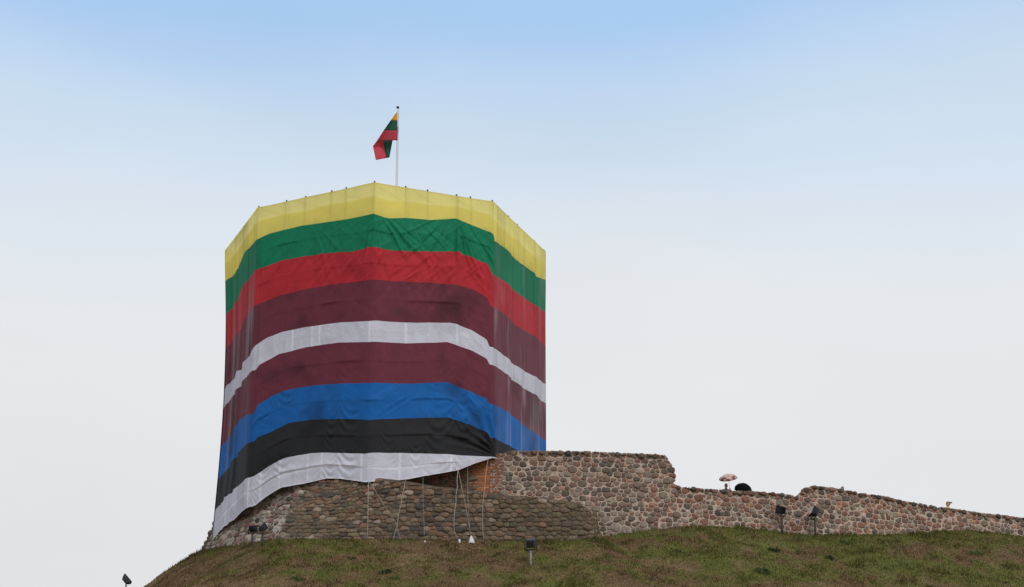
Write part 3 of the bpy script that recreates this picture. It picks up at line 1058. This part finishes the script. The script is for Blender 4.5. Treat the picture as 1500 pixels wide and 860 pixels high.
    if b == 0:
        # added inner net layer, blocks backlight so the lower yellow reads darker
        v2 = np.linspace(0, 1, 12)
        sagl = .40 + .05 * (vn(SS * .5, 0, 301) - .5) + .03 * np.abs(np.sin(SS * 1.3))
        vin = sagl[None] + (1.0 - sagl[None]) * v2[:, None]
        z2 = ZC[0][None] * (1 - vin) + ZC[1][None] * vin
        Pi = PP[None] - NRM[None] * (.10 + .04 * vn(s[:12] * 2, z2, 303))[..., None]
        V2 = np.concatenate([Pi, z2[..., None]], -1).reshape(-1, 3)
        id2 = np.arange(12 * nc).reshape(12, nc) + len(Vt)
        F2 = np.stack([id2[:-1, :-1], id2[1:, :-1], id2[1:, 1:], id2[:-1, 1:]], -1).reshape(-1, 4)
        Vt = np.vstack([Vt, V2]); F_ = np.vstack([F_, F2])
        colr = np.vstack([colr, np.tile(np.array(c) * .9, (len(V2), 1))])
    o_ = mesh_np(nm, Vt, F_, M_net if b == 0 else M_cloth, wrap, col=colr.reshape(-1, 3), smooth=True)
    if b in LBL: o_['label'] = LBL[b]

# hem rope round the lower edge of the white cloth and rim tape at the top
# ------------------------------------------------------------------ flag and pole
PX, PY = -(750 - 581.2) / FPX * 142.0, 130.4
pole_top = at(583, 159, PY); pole_bot = at(580.3, 272, PY)
PX = (pole_top[0] + pole_bot[0]) / 2
ZT, ZP = pole_top[2], RIM_Z - 2.6
fp = thing('flagpole', (PX, PY, ZP), 'slim white flagpole with a dark ball on top, rising behind the yellow rim', 'flagpole')
MB().tube([(PX, PY, ZP), (PX, PY, ZP + 3), (PX, PY, ZT)], [.065, .055, .04], 10).build('pole', M_white, fp, True)
MB().ball((PX, PY, ZT + .06), .085).build('finial', M_grey, fp, True)
MB().tube([(PX + .06, PY - .06, ZP + 1.2), (PX + .09, PY - .09, ZP + 3), (PX + .05, PY - .05, ZT - .1)], .008, 5).build('halyard', M_rope, fp)
flag = thing('flag', (PX, PY, ZT - 2.6), 'small yellow, green and red tricolour flag hanging limp and folded from the white pole', 'flag')


def fpt(px, py, dy): return at(px, py, PY + dy)


def quadpatch(q, n, m, dy0, dy1, amp, ph):
    """bilinear cloth patch: q = four pixel corners (tl, tr, br, bl)"""
    V = []
    for i in range(m + 1):
        for j in range(n + 1):
            u, v = j / n, i / m
            x = (q[0][0] * (1 - u) + q[1][0] * u) * (1 - v) + (q[3][0] * (1 - u) + q[2][0] * u) * v
            y = (q[0][1] * (1 - u) + q[1][1] * u) * (1 - v) + (q[3][1] * (1 - u) + q[2][1] * u) * v
            dy = dy0 * (1 - u) + dy1 * u + amp * math.sin(u * 6.5 + ph) * math.sin(min(1, u * 1.2) * math.pi)
            V.append(fpt(x, y, dy))
    F = [(i * (n + 1) + j, i * (n + 1) + j + 1, (i + 1) * (n + 1) + j + 1, (i + 1) * (n + 1) + j) for i in range(m) for j in range(n)]
    return V, F


def stripe(name, c, patches, label=None):
    V, F, C = [], [], []
    for q, d0, d1, amp, ph, k in patches:
        v, f = quadpatch(q, 14, 8, d0, d1, amp, ph)
        b = len(V); V += v; F += [tuple(i + b for i in x) for x in f]; C += [tuple(x * k * 1.3 for x in c)] * len(v)
    o = mesh_np(name, V, F, M_flag, flag, col=np.array(C), smooth=True)
    sm = o.modifiers.new('cloth_thickness', 'SOLIDIFY'); sm.thickness = .008
    return o


stripe('yellow_stripe', (.78, .42, .05), [([(581.2, 164.2), (581.9, 164.4), (582, 176.6), (572.3, 176.3)], -.3, -.04, .05, 0, 1)])
stripe('green_stripe', (.03, .11, .07), [([(572.3, 176.3), (582, 176.6), (582.2, 191.4), (561.9, 191.1)], -.45, -.04, .08, 0, 1),
                                         ([(582, 184.5), (583.6, 186), (583.4, 192.5), (582, 192)], -.03, -.02, .0, 0, 1),
                                         ([(559.8, 205.2), (575.3, 204.8), (570.3, 230.7), (565.7, 231.6)], .10, .35, .10, 2, .95)])
stripe('red_stripe', (.46, .055, .085), [([(561.9, 191.1), (582.2, 191.4), (582.2, 205.6), (552.3, 206)], -.55, -.04, .10, .3, 1),
                                         ([(582, 192), (583.4, 192.5), (582.8, 203), (581.8, 205)], -.03, -.02, .0, 0, 1),
                                         ([(552.3, 206), (560.2, 205.4), (558.4, 218), (546.2, 214)], -.45, .05, .0, 0, 1.25),
                                         ([(546.2, 214), (562.9, 217.9), (565.8, 231.6), (550.5, 234.5)], -.4, .10, .05, 1, 1.25),
                                         ([(560, 205.4), (562, 211), (562.9, 218), (558.4, 217.6)], .05, .08, .0, 1, 1.25)])

# ------------------------------------------------------------------ ropes and weights
def rope(pts, label, r=.022, slack=.0, name='rope'):
    P = [Vector(at(*p)) for p in pts]
    out = []
    for i in range(len(P) - 1):
        for k in range(6):
            t = k / 6
            q = P[i].lerp(P[i + 1], t)
            q.x += math.sin(t * math.pi) * slack
            out.append(q)
    out.append(P[-1])
    o = MB().tube(out, r * .43, 6).build(name, M_rope, None, True)
    return tag(o, label, 'rope', 'tie ropes hanging from the white hem')


YB = 121.0
rope([(540, 705, 121.9), (539.5, 712, 121.5), (539, 745, 121.2), (538.5, 790, YB)], 'straight pale rope dropping plumb from the hem, leftmost of the ropes', .030)
rope([(541, 706, 121.9), (546, 713, 121.45), (560, 736, 121.2), (581, 768, 121.0), (587, 791, YB)], 'pale rope slanting from the lowest point of the hem down to the right', .020)
rope([(595, 702, 122.3), (593, 712, 121.45), (588, 738, 121.25), (582, 770, 121.05), (577, 791, YB)], 'pale rope leaning left from the hem to cross the slanting rope near the grass', .028, -.04)
rope([(619.5, 699, 122.9), (619.7, 712, 121.45), (620, 740, 121.25), (622, 788, YB)], 'thin pale rope hanging alone down to a tiny white weight', .014)
rope([(671, 689, 123.2), (670, 713, 121.5), (668, 735, 121.3), (665, 772, 121.0), (670, 789, YB)], 'double pale rope with a slack foot beside the upright white weight', .030, -.03)
rope([(671.5, 689, 123.2), (676, 713, 121.5), (681, 735, 121.25), (690, 785, YB)], 'pale rope slanting right from the hem onto the white triangular bag', .020)
rope([(685, 685, 123.4), (685.2, 714, 121.5), (685.5, 735, 121.25), (689, 784, YB)], 'thin grey rope hanging plumb down to the white triangular bag', .013)
rope([(715, 673, 124.1), (710, 715, 121.55), (707, 760, 121.15), (709, 791, YB)], 'pale rope hanging in front of the orange brick pier, rightmost of the ropes', .026, -.03)
TG = 'white weights at the rope ends'


def ground_at(px, py, dy=0):
    p = at(px, py, YB); x, y = p[0], YB + dy
    return np.array([x, y, float(terrain(np.array([x]), np.array([y]))[0])])


def sack(px, w, h, label, flat=False):
    p = ground_at(px, 792)
    p[2] = at(px, 795, YB)[2]
    z = float(terrain(np.array([p[0]]), np.array([YB]))[0]) - .05
    V, F = [], []
    n_ = 12
    prof = [(1.0, 0), (1.08, .10), (.92, .32), (.62, .6), (.3, .86), (.16, 1.0)] if not flat else [(.9, 0), (1, .1), (1.0, .5), (.92, .85), (.5, 1.0)]
    for r, t in prof:
        for k in range(n_):
            a_ = 2 * math.pi * k / n_
            rr = r * w / 2 * (1 + .06 * math.sin(3 * a_ + t * 4))
            V.append((p[0] + rr * math.cos(a_), YB + .8 * rr * math.sin(a_), z + t * h))
    for i in range(len(prof) - 1):
        for k in range(n_):
            F.append((i * n_ + k, i * n_ + (k + 1) % n_, (i + 1) * n_ + (k + 1) % n_, (i + 1) * n_ + k))
    F.append(tuple((len(prof) - 1) * n_ + k for k in range(n_)))
    tag(mesh_np('weight_bag', V, F, M_bag, None, smooth=True), label, 'weight', TG)


sack(690.5, .29, .38, 'white triangular weight bag on the grass at the foot of two ropes')
sack(673, .11, .21, 'small upright white weight left of the triangular bag', True)
sack(622.5, .08, .12, 'tiny white weight on the grass under the thin lone rope', True)

# ------------------------------------------------------------------ floodlights
def floodlight(foot, head, yaw, tilt, size, label, post_m, visor=False, pr=.045, body=M_grey):
    """foot on the turf, head centre, yaw about z (0 = facing away from the viewer), tilt up"""
    t = thing('floodlight', tuple(foot), label, 'floodlight', 'floodlights on posts in the grass')
    w, h, d = size
    M = (Matrix.Rotation(yaw, 3, 'Z') @ Matrix.Rotation(tilt, 3, 'X'))
    hd = Vector(head)
    f = Vector(foot) - Vector((0, 0, .25))
    low = hd - Vector((0, 0, h * .5 + .08))
    MB().tube([f, Vector((low.x, low.y, low.z - .05))], pr, 10).build('post', post_m, t, True)
    br = MB()
    for sx in (-1, 1):
        a_ = hd + M @ Vector((sx * (w / 2 + .025), 0, 0)); b_ = low + Matrix.Rotation(yaw, 3, 'Z') @ Vector((sx * (w / 2 + .025), 0, 0))
        br.tube([a_, b_], .018, 6)
    br.tube([low + Matrix.Rotation(yaw, 3, 'Z') @ Vector((-(w / 2 + .03), 0, 0)), low + Matrix.Rotation(yaw, 3, 'Z') @ Vector((w / 2 + .03, 0, 0))], .03, 6)
    br.build('bracket', M_black, t, True)
    hb = MB()
    bm_M = M @ Matrix.Rotation(math.pi, 3, 'Z')
    hb.box(hd, (w, d, h), bm_M, taper=.72, bevel=.02)          # narrow at the back
    for k in range(5):
        hb.box(hd + M @ Vector(((k - 2) * w * .13, -d * .52, 0)), (.02, .07, h * .6), M)
    hb.build('housing', body, t)
    MB().box(hd + M @ Vector((0, d * .5 + .012, 0)), (w * .98, .03, h * .98), M, bevel=.008).build('front_frame', M_black, t)
    MB().box(hd + M @ Vector((0, d * .5 + .034, 0)), (w * .86, .012, h * .84), M).build('glass', M_glass, t)
    if visor:
        MB().box(hd + M @ Vector((0, d * .5 + .17, h * .5)), (w, .32, .02), M).build('visor', M_black, t)
    return t


def lamp(foot_px, head_px, yaw, tilt, size, label, post_m, visor=False, pr=.045, body=M_grey, foot=None):
    ft = hit(*foot_px) if foot is None else np.array(foot)
    hd = at(*head_px, ft[1])
    ft[0] = hd[0]; ft[2] = float(terrain(np.array([ft[0]]), np.array([ft[1]]))[0])
    return floodlight(ft, hd, R_(yaw), R_(tilt), size, label, post_m, visor, pr, body)


lamp((775, 829), (777.5, 796), -8, 28, (.50, .46, .34), 'dark floodlight on a pale grey post standing alone low on the slope', M_post)
lamp((369, 801), (370, 774), -25, 8, (.40, .30, .26), 'black ribbed floodlight before the stone flank, left one of a close pair', M_brown, True, .05, M_black)
lamp((383, 800), (385, 773), -58, 38, (.28, .32, .30), 'black floodlight tilted up with a visor, right one of the close pair', M_brown, True, .05, M_black)
lamp((1143, 782.5), (1144.5, 747), 35, 20, (.42, .42, .32), 'black square floodlight on a brown post in front of the wall', M_brown, False, .055, M_black)
lamp((1192.5, 785.5), (1193, 750), 100, 22, (.50, .46, .26), 'floodlight on a dark post with its pale glass face turned to the left', M_brown, False, .055, M_black)
xl = at(185.5, 851, 119)
lamp(None, (185, 849.5), -78, 42, (.34, .52, .16), 'grey floodlight tipped steeply upward beyond the bare left slope', M_grey, False, .04, M_grey, foot=(xl[0], 119.0, 0))

# ------------------------------------------------------------------ people behind the wall
def skin_body(joints, edges, radii):
    me = bpy.data.meshes.new('tmp')
    me.from_pydata(joints, edges, [])
    o = bpy.data.objects.new('tmp', me); COL.objects.link(o)
    m = o.modifiers.new('s', 'SKIN'); m.use_smooth_shade = True
    for i, r in enumerate(radii):
        me.skin_vertices[0].data[i].radius = r
    me.skin_vertices[0].data[0].use_root = True
    sd = o.modifiers.new('d', 'SUBSURF'); sd.levels = 1; sd.render_levels = 1
    dg = bpy.context.evaluated_depsgraph_get(); dg.update()
    ev = o.evaluated_get(dg)
    out = bpy.data.meshes.new_from_object(ev)
    bpy.data.objects.remove(o)
    return out


def person(foot, yaw, H, label, coat_c, trouser_c, hold, hair='short', hair_m=None, head_cover=None):
    k = H / 1.72
    t = thing('person', tuple(foot), label, 'person', 'people standing behind the wall')
    J, E, Rr = [], [], []

    def j(p, r, par=None):
        J.append(tuple(np.array(p) * k)); Rr.append((r[0] * k, r[1] * k) if isinstance(r, tuple) else (r * k, r * k))
        if par is not None: E.append((par, len(J) - 1))
        return len(J) - 1
    pel = j((0, 0, .95), (.15, .11)); w_ = j((0, 0, 1.10), (.14, .10), pel); ch = j((0, .0, 1.28), (.17, .115), w_); nb = j((0, .01, 1.43), (.09, .08), ch); nk = j((0, .0, 1.50), (.055, .058), nb)
    hd_ = j((0, -.012, 1.57), (.066, .078), nk)
    for sx in (-1, 1):
        h_ = j((sx * .09, 0, .88), (.085, .09), pel); kn = j((sx * .10, -.01, .50), (.058, .062), h_); an = j((sx * .10, .015, .09), (.04, .045), kn); j((sx * .11, -.12, .035), (.04, .032), an)
        sh = j((sx * .19, 0, 1.40), (.062, .065), ch)
        if hold and sx == 1:
            el_ = j((sx * .25, -.02, 1.15), .045, sh); wr = j((sx * .17, -.22, 1.27), .03, el_); pa = j((sx * .15, -.27, 1.33), (.036, .022), wr); d0 = np.array([-.3, -.3, .5])
        else:
            el_ = j((sx * .25, .02, 1.12), .045, sh); wr = j((sx * .26, -.05, .88), .03, el_); pa = j((sx * .26, -.07, .80), (.022, .036), wr); d0 = np.array([0, -.12, -1.])
        base_ = np.array(J[pa]) / k
        d0 = d0 / np.linalg.norm(d0)
        side = np.array([0, 1., 0]) if not (hold and sx == 1) else np.array([.5, 0, .7])
        for q, ln in ((-.028, .075), (-.01, .085), (.01, .08), (.028, .062)):
            f1 = base_ + side * q + d0 * ln * .6; f2 = f1 + d0 * ln * .35 + np.array([-sx * .02, -.01, 0]); a1 = j(f1, .0095, pa); j(f2, .0085, a1)
        th = base_ + side * -.035 + np.array([-sx * .02, -.02, .02]); j(th, .011, wr)
    body = skin_body(J, E, Rr)
    bm = bmesh.new(); bm.from_mesh(body)
    for f in bm.faces:
        c = f.calc_center_median() / k
        hand = (abs(c.x) > .1 and c.y < -.16 and c.z > 1.22) or (abs(c.x) > .2 and c.z < .88 and c.z > .6)
        f.material_index = 0 if (c.z > 1.47 or hand) else (1 if c.z > .9 else (2 if c.z > .08 else 3))
        f.smooth = True
    # skull with brow, nose, chin and ears
    r0 = bmesh.ops.create_uvsphere(bm, u_segments=20, v_segments=14, radius=1)
    for v in r0['verts']:
        x, y, z = v.co
        taper = 1 - .22 * max(0, -z)
        nx_, ny_, nz_ = x * .078 * taper, y * .098 * taper, z * .122
        if y < -.8 and abs(x) < .22 and -.25 < z < .1: ny_ -= .022
        if y < -.6 and abs(z - .12) < .1 and .15 < abs(x) < .5: ny_ += .008
        if abs(x) > .95 and abs(z) < .3: nx_ *= 1.14
        v.co = Vector((nx_ * k, (ny_ - .02) * k, (nz_ + 1.605) * k))
    for f in bm.faces:
        if f.calc_center_median().z > 1.5 * k: f.smooth = True
    me = bpy.data.meshes.new('body'); bm.to_mesh(me); bm.free()
    for m in (M_skin, coat(coat_c, 'jacket'), coat(trouser_c, 'trousers'), M_black): me.materials.append(m)
    Rm = Matrix.Rotation(yaw, 4, 'Z')
    me.transform(Matrix.Translation(Vector(foot)) @ Rm)
    link('body', me, t)
    T = Matrix.Translation(Vector(foot)) @ Rm

    def cap_part(name, m, zc, sx_, sy_, sz_, cut, dy=.0):
        b2 = bmesh.new(); bmesh.ops.create_uvsphere(b2, u_segments=18, v_segments=12, radius=1)
        kill = [v for v in b2.verts if v.co.z < cut + (.55 if v.co.y < -.35 else 0)]
        bmesh.ops.delete(b2, geom=kill, context='VERTS')
        for v in b2.verts: v.co = Vector((v.co.x * sx_ * k, (v.co.y * sy_ + dy) * k, (v.co.z * sz_ + zc) * k))
        m2 = bpy.data.meshes.new(name); b2.to_mesh(m2); b2.free(); m2.materials.append(m); m2.transform(T)
        for p in m2.polygons: p.use_smooth = True
        o = link(name, m2, t)
        sm = o.modifiers.new('thickness', 'SOLIDIFY'); sm.thickness = .01
    if hair == 'long': cap_part('hair', hair_m or M_hair, 1.61, .09, .112, .135, -.75, -.01)
    else: cap_part('hair', hair_m or M_hair, 1.615, .086, .108, .13, -.25, -.01)
    if head_cover:
        cap_part('cap', head_cover, 1.65, .105, .125, .10, .0, -.02)
        bm2 = MB(); bm2.box((0, 0, 0), (.17, .12, .015), bevel=.005)
        m2 = bpy.data.meshes.new('cap_peak'); m2.from_pydata([tuple(v) for v in bm2.v], [], bm2.f); m2.materials.append(M_black)
        m2.transform(T @ Matrix.Translation((0, -.165 * k, 1.665 * k)))
        link('cap_peak', m2, t)
    return t, T, k


def stand(px, py, head_h, y0):
    """walk back along the sight line through the head until the feet meet the courtyard"""
    d = ray(px, py); best = None
    for Y in np.arange(y0, y0 + 5, .03):
        t_ = Y / d[1]; x, z = d[0] * t_, 1.7 + d[2] * t_
        g = float(terrain(np.array([x]), np.array([Y]))[0])
        e = abs(z - g - head_h)
        if best is None or e < best[0]: best = (e, x, Y, g)
    return np.array(best[1:])


def umbrella(grip, top, r, sag, tilt, m, label, cols=None, n=8):
    """grip point, crown point; canopy of n gores with scalloped edge, shaft, hooked handle"""
    t = thing('umbrella', tuple(grip), label, 'umbrella', 'umbrellas held up behind the wall')
    g = Vector(grip); tp = Vector(top); ax = (tp - g).normalized()
    q = ax.to_track_quat('Z', 'Y').to_matrix()
    V, F, C = [], [], []
    per = 6; rings = 9; N = n * per
    for i in range(rings + 1):
        f = i / rings
        for kx in range(N):
            a_ = 2 * math.pi * kx / N
            w = abs(((kx % per) / per) - .5) * 2
            sc = 1 - .07 * (1 - w ** 2) * f
            rr = r * math.sin(f * 1.25) / math.sin(1.25) * sc
            zz = -sag * (1 - math.cos(f * 1.25)) / (1 - math.cos(1.25)) - .02 * (1 - w * w) * f
            V.append(tp + q @ Vector((rr * math.cos(a_), rr * math.sin(a_), zz)))
            if cols:
                gi = (kx // per) % 2
                if f > .72: c_ = cols[2] if (kx // 3) % 2 else cols[1]
                elif f > .45: c_ = cols[0] if gi else cols[3]
                else: c_ = cols[3] if gi else cols[2]
                C.append(c_)
    for i in range(rings):
        for kx in range(N):
            F.append((i * N + kx, i * N + (kx + 1) % N, (i + 1) * N + (kx + 1) % N, (i + 1) * N + kx))
    cano = mesh_np('canopy', [tuple(v) for v in V], F, m, t, col=np.array(C) if cols else None, smooth=True)
    sm = cano.modifiers.new('cloth_thickness', 'SOLIDIFY'); sm.thickness = .006
    rib = MB()
    for kx in range(n):
        rib.tube([V[(i * N + kx * per)] - ax * .012 for i in range(0, rings + 1, 3)], .004, 5)
    rib.build('ribs', M_metal, t)
    MB().tube([g, tp + ax * .06], .007, 8).build('shaft', M_metal, t)
    hk = [g - ax * .10 + q @ Vector((.0, .0, .12)), g - ax * .02, g - ax * .08, g - ax * .12 + q @ Vector((.02, 0, 0)), g - ax * .12 + q @ Vector((.05, 0, 0)), g - ax * .08 + q @ Vector((.065, 0, 0))]
    MB().tube(hk[1:], .012, 8).build('handle', M_wood, t, True)
    return t


# bareheaded walker under the patterned umbrella
f1 = stand(1063.5, 712, 1.60, wallY(1064) + 1.5)
t1, T1, k1 = person(f1, R_(8), 1.72, 'person with dark hair whose head shows between the wall top and the patterned umbrella', (.18, .10, .11), (.06, .06, .08), True)
grip1 = T1 @ Vector((.12 * k1, -.31 * k1, 1.36 * k1))
top1 = Vector(at(1066, 695.0, f1[1] - .70))
umbrella(grip1, top1, .47, .22, 0, M_umb, 'pink, cream and dark red patterned umbrella open above the wall', [(.42, .08, .075), (.15, .03, .035), (.62, .40, .33), (.70, .58, .52)])
f2 = stand(1086, 719, 1.60, wallY(1086) + 1.5)
t2, T2, k2 = person(f2, R_(-20), 1.70, 'person almost hidden under the black umbrella behind the wall', (.03, .03, .035), (.05, .05, .06), True)
grip2 = T2 @ Vector((.12 * k2, -.31 * k2, 1.36 * k2))
top2 = Vector(at(1091.5, 709.2, f2[1] - .70))
umbrella(grip2, top2, .47, .36, 0, M_umb_black, 'plain black umbrella held low, its rim touching the wall top')
f3 = stand(1234, 716, 1.62, wallY(1234) + 1.5)
person(f3, R_(30), 1.72, 'dark haired person barely showing above the wall right of its step', (.10, .06, .06), (.05, .05, .07), False)
f4 = stand(1388.5, 738.5, 1.60, wallY(1389) + 1.5)
person(f4, R_(60), 1.70, 'person in a dark peaked cap and yellow collar far along the low wall', (.60, .45, .15), (.08, .08, .10), False, hair='long', hair_m=coat((.55, .40, .14), 'yellow_hood'), head_cover=coat((.10, .085, .075), 'dark_cap'))

# ------------------------------------------------------------------ grass and weeds
NB = 420000
gx = RNG.uniform(-29, 33, NB * 3); gy = RNG.uniform(104.5, 132, NB * 3)
cdist = crest_dist(gx, gy)
lowlim = 17.5
ok = (cdist > .02) & (cdist < lowlim) & (gx > -30) & (gx < 32)
gx, gy, cdist = gx[ok][:NB], gy[ok][:NB], cdist[ok][:NB]
gz = terrain(gx, gy)
gc, green = turf_col(gx, gy, gz)
n = len(gx)
clump = fbm(gx / .55, gy / .55, 131, 3)
h = (.025 + .075 * sstep(.45, .8, clump) + .035 * RNG.random(n)) * (1 + .5 * np.exp(-cdist / .5)) * (.75 + .4 * green)
ang = RNG.uniform(0, 2 * np.pi, n); lean = RNG.normal(0, .55, (n, 2)) * h[:, None]; lean[:, 1] -= .35 * h
wd = RNG.uniform(.014, .034, n)
p0 = np.stack([gx - np.cos(ang) * wd, gy - np.sin(ang) * wd, gz - .02], -1)
p1 = np.stack([gx + np.cos(ang) * wd, gy + np.sin(ang) * wd, gz - .02], -1)
p2 = np.stack([gx + lean[:, 0], gy + lean[:, 1], gz + h], -1)
V = np.stack([p0, p1, p2], 1).reshape(-1, 3)
F = np.arange(3 * n).reshape(-1, 3)
jit = RNG.uniform(.75, 1.3, n)[:, None] * (1.10 - .36 * sstep(.5, .75, fbm(gx / .9 + 7, gy / .35, 151, 3)))[:, None]
straw = (RNG.random(n) < .16)[:, None]
gcol = np.where(straw, np.array([.24, .17, .085]), gc) * jit
tag(mesh_np('grass', V, F, M_grass, col=np.repeat(gcol, 3, 0)), 'short autumn turf, brown and green, covering the castle hill slope', 'grass', kind='stuff')


def weed(px, py, w, hgt, c, label, seed):
    r = random.Random(seed)
    p = hit(px, py)
    V, F, C = [], [], []
    for i in range(int(55 * w / .6)):
        a_ = r.uniform(0, 2 * math.pi); rr = math.sqrt(r.random()) * w * .5
        x, y = p[0] + rr * math.cos(a_), p[1] + rr * math.sin(a_) * .7
        z = float(terrain(np.array([x]), np.array([y]))[0])
        L = hgt * r.uniform(.6, 1.1) * (1.1 - rr / w)
        out = Vector((math.cos(a_), math.sin(a_), 0)) * r.uniform(.3, 1.0) * L * .7
        sd = Vector((-math.sin(a_), math.cos(a_), 0)) * L * r.uniform(.12, .2)
        b_ = Vector((x, y, z - .02)); m_ = b_ + out * .5 + Vector((0, 0, L * .7)); e_ = b_ + out + Vector((0, 0, L * r.uniform(.6, 1)))
        k = len(V)
        V += [tuple(b_), tuple(m_ - sd), tuple(e_), tuple(m_ + sd)]; F.append((k, k + 1, k + 2, k + 3))
        cc = tuple(q * r.uniform(.7, 1.35) for q in c); C += [cc] * 4
    tag(mesh_np('weed', V, F, M_leaf, None, col=np.array(C)), label, 'weed', 'leafy weeds on the slope')


DK, LT = (.03, .065, .022), (.075, .13, .028)
weed(1134, 808, .60, .30, DK, 'dark green weed clump below the black square floodlight', 1)
weed(1217, 819, .55, .26, DK, 'dark green weed clump below and right of the pale glass floodlight', 2)
weed(1240, 796, .60, .22, LT, 'pale green weed close under the wall, right of the floodlights', 3)
weed(1117, 838, .80, .26, DK, 'broad dark weed patch on the bare brown slope', 4)
weed(1430, 812, .70, .26, LT, 'light green weed near the right edge of the picture', 5)
weed(565, 840, .55, .28, DK, 'dark weed clump on the slope left of the lone floodlight', 6)
weed(580, 848, .50, .22, (.12, .15, .03), 'yellowish weed just below the dark clump on the middle slope', 7)
weed(437, 850, .70, .25, LT, 'bright green weed low on the left slope', 8)
weed(993, 809, .60, .16, DK, 'flat dark weed on the mound below the end of the tall wall', 9)
weed(515, 819, .45, .18, DK, 'small dark weed on the slope under the left end of the stone base', 10)
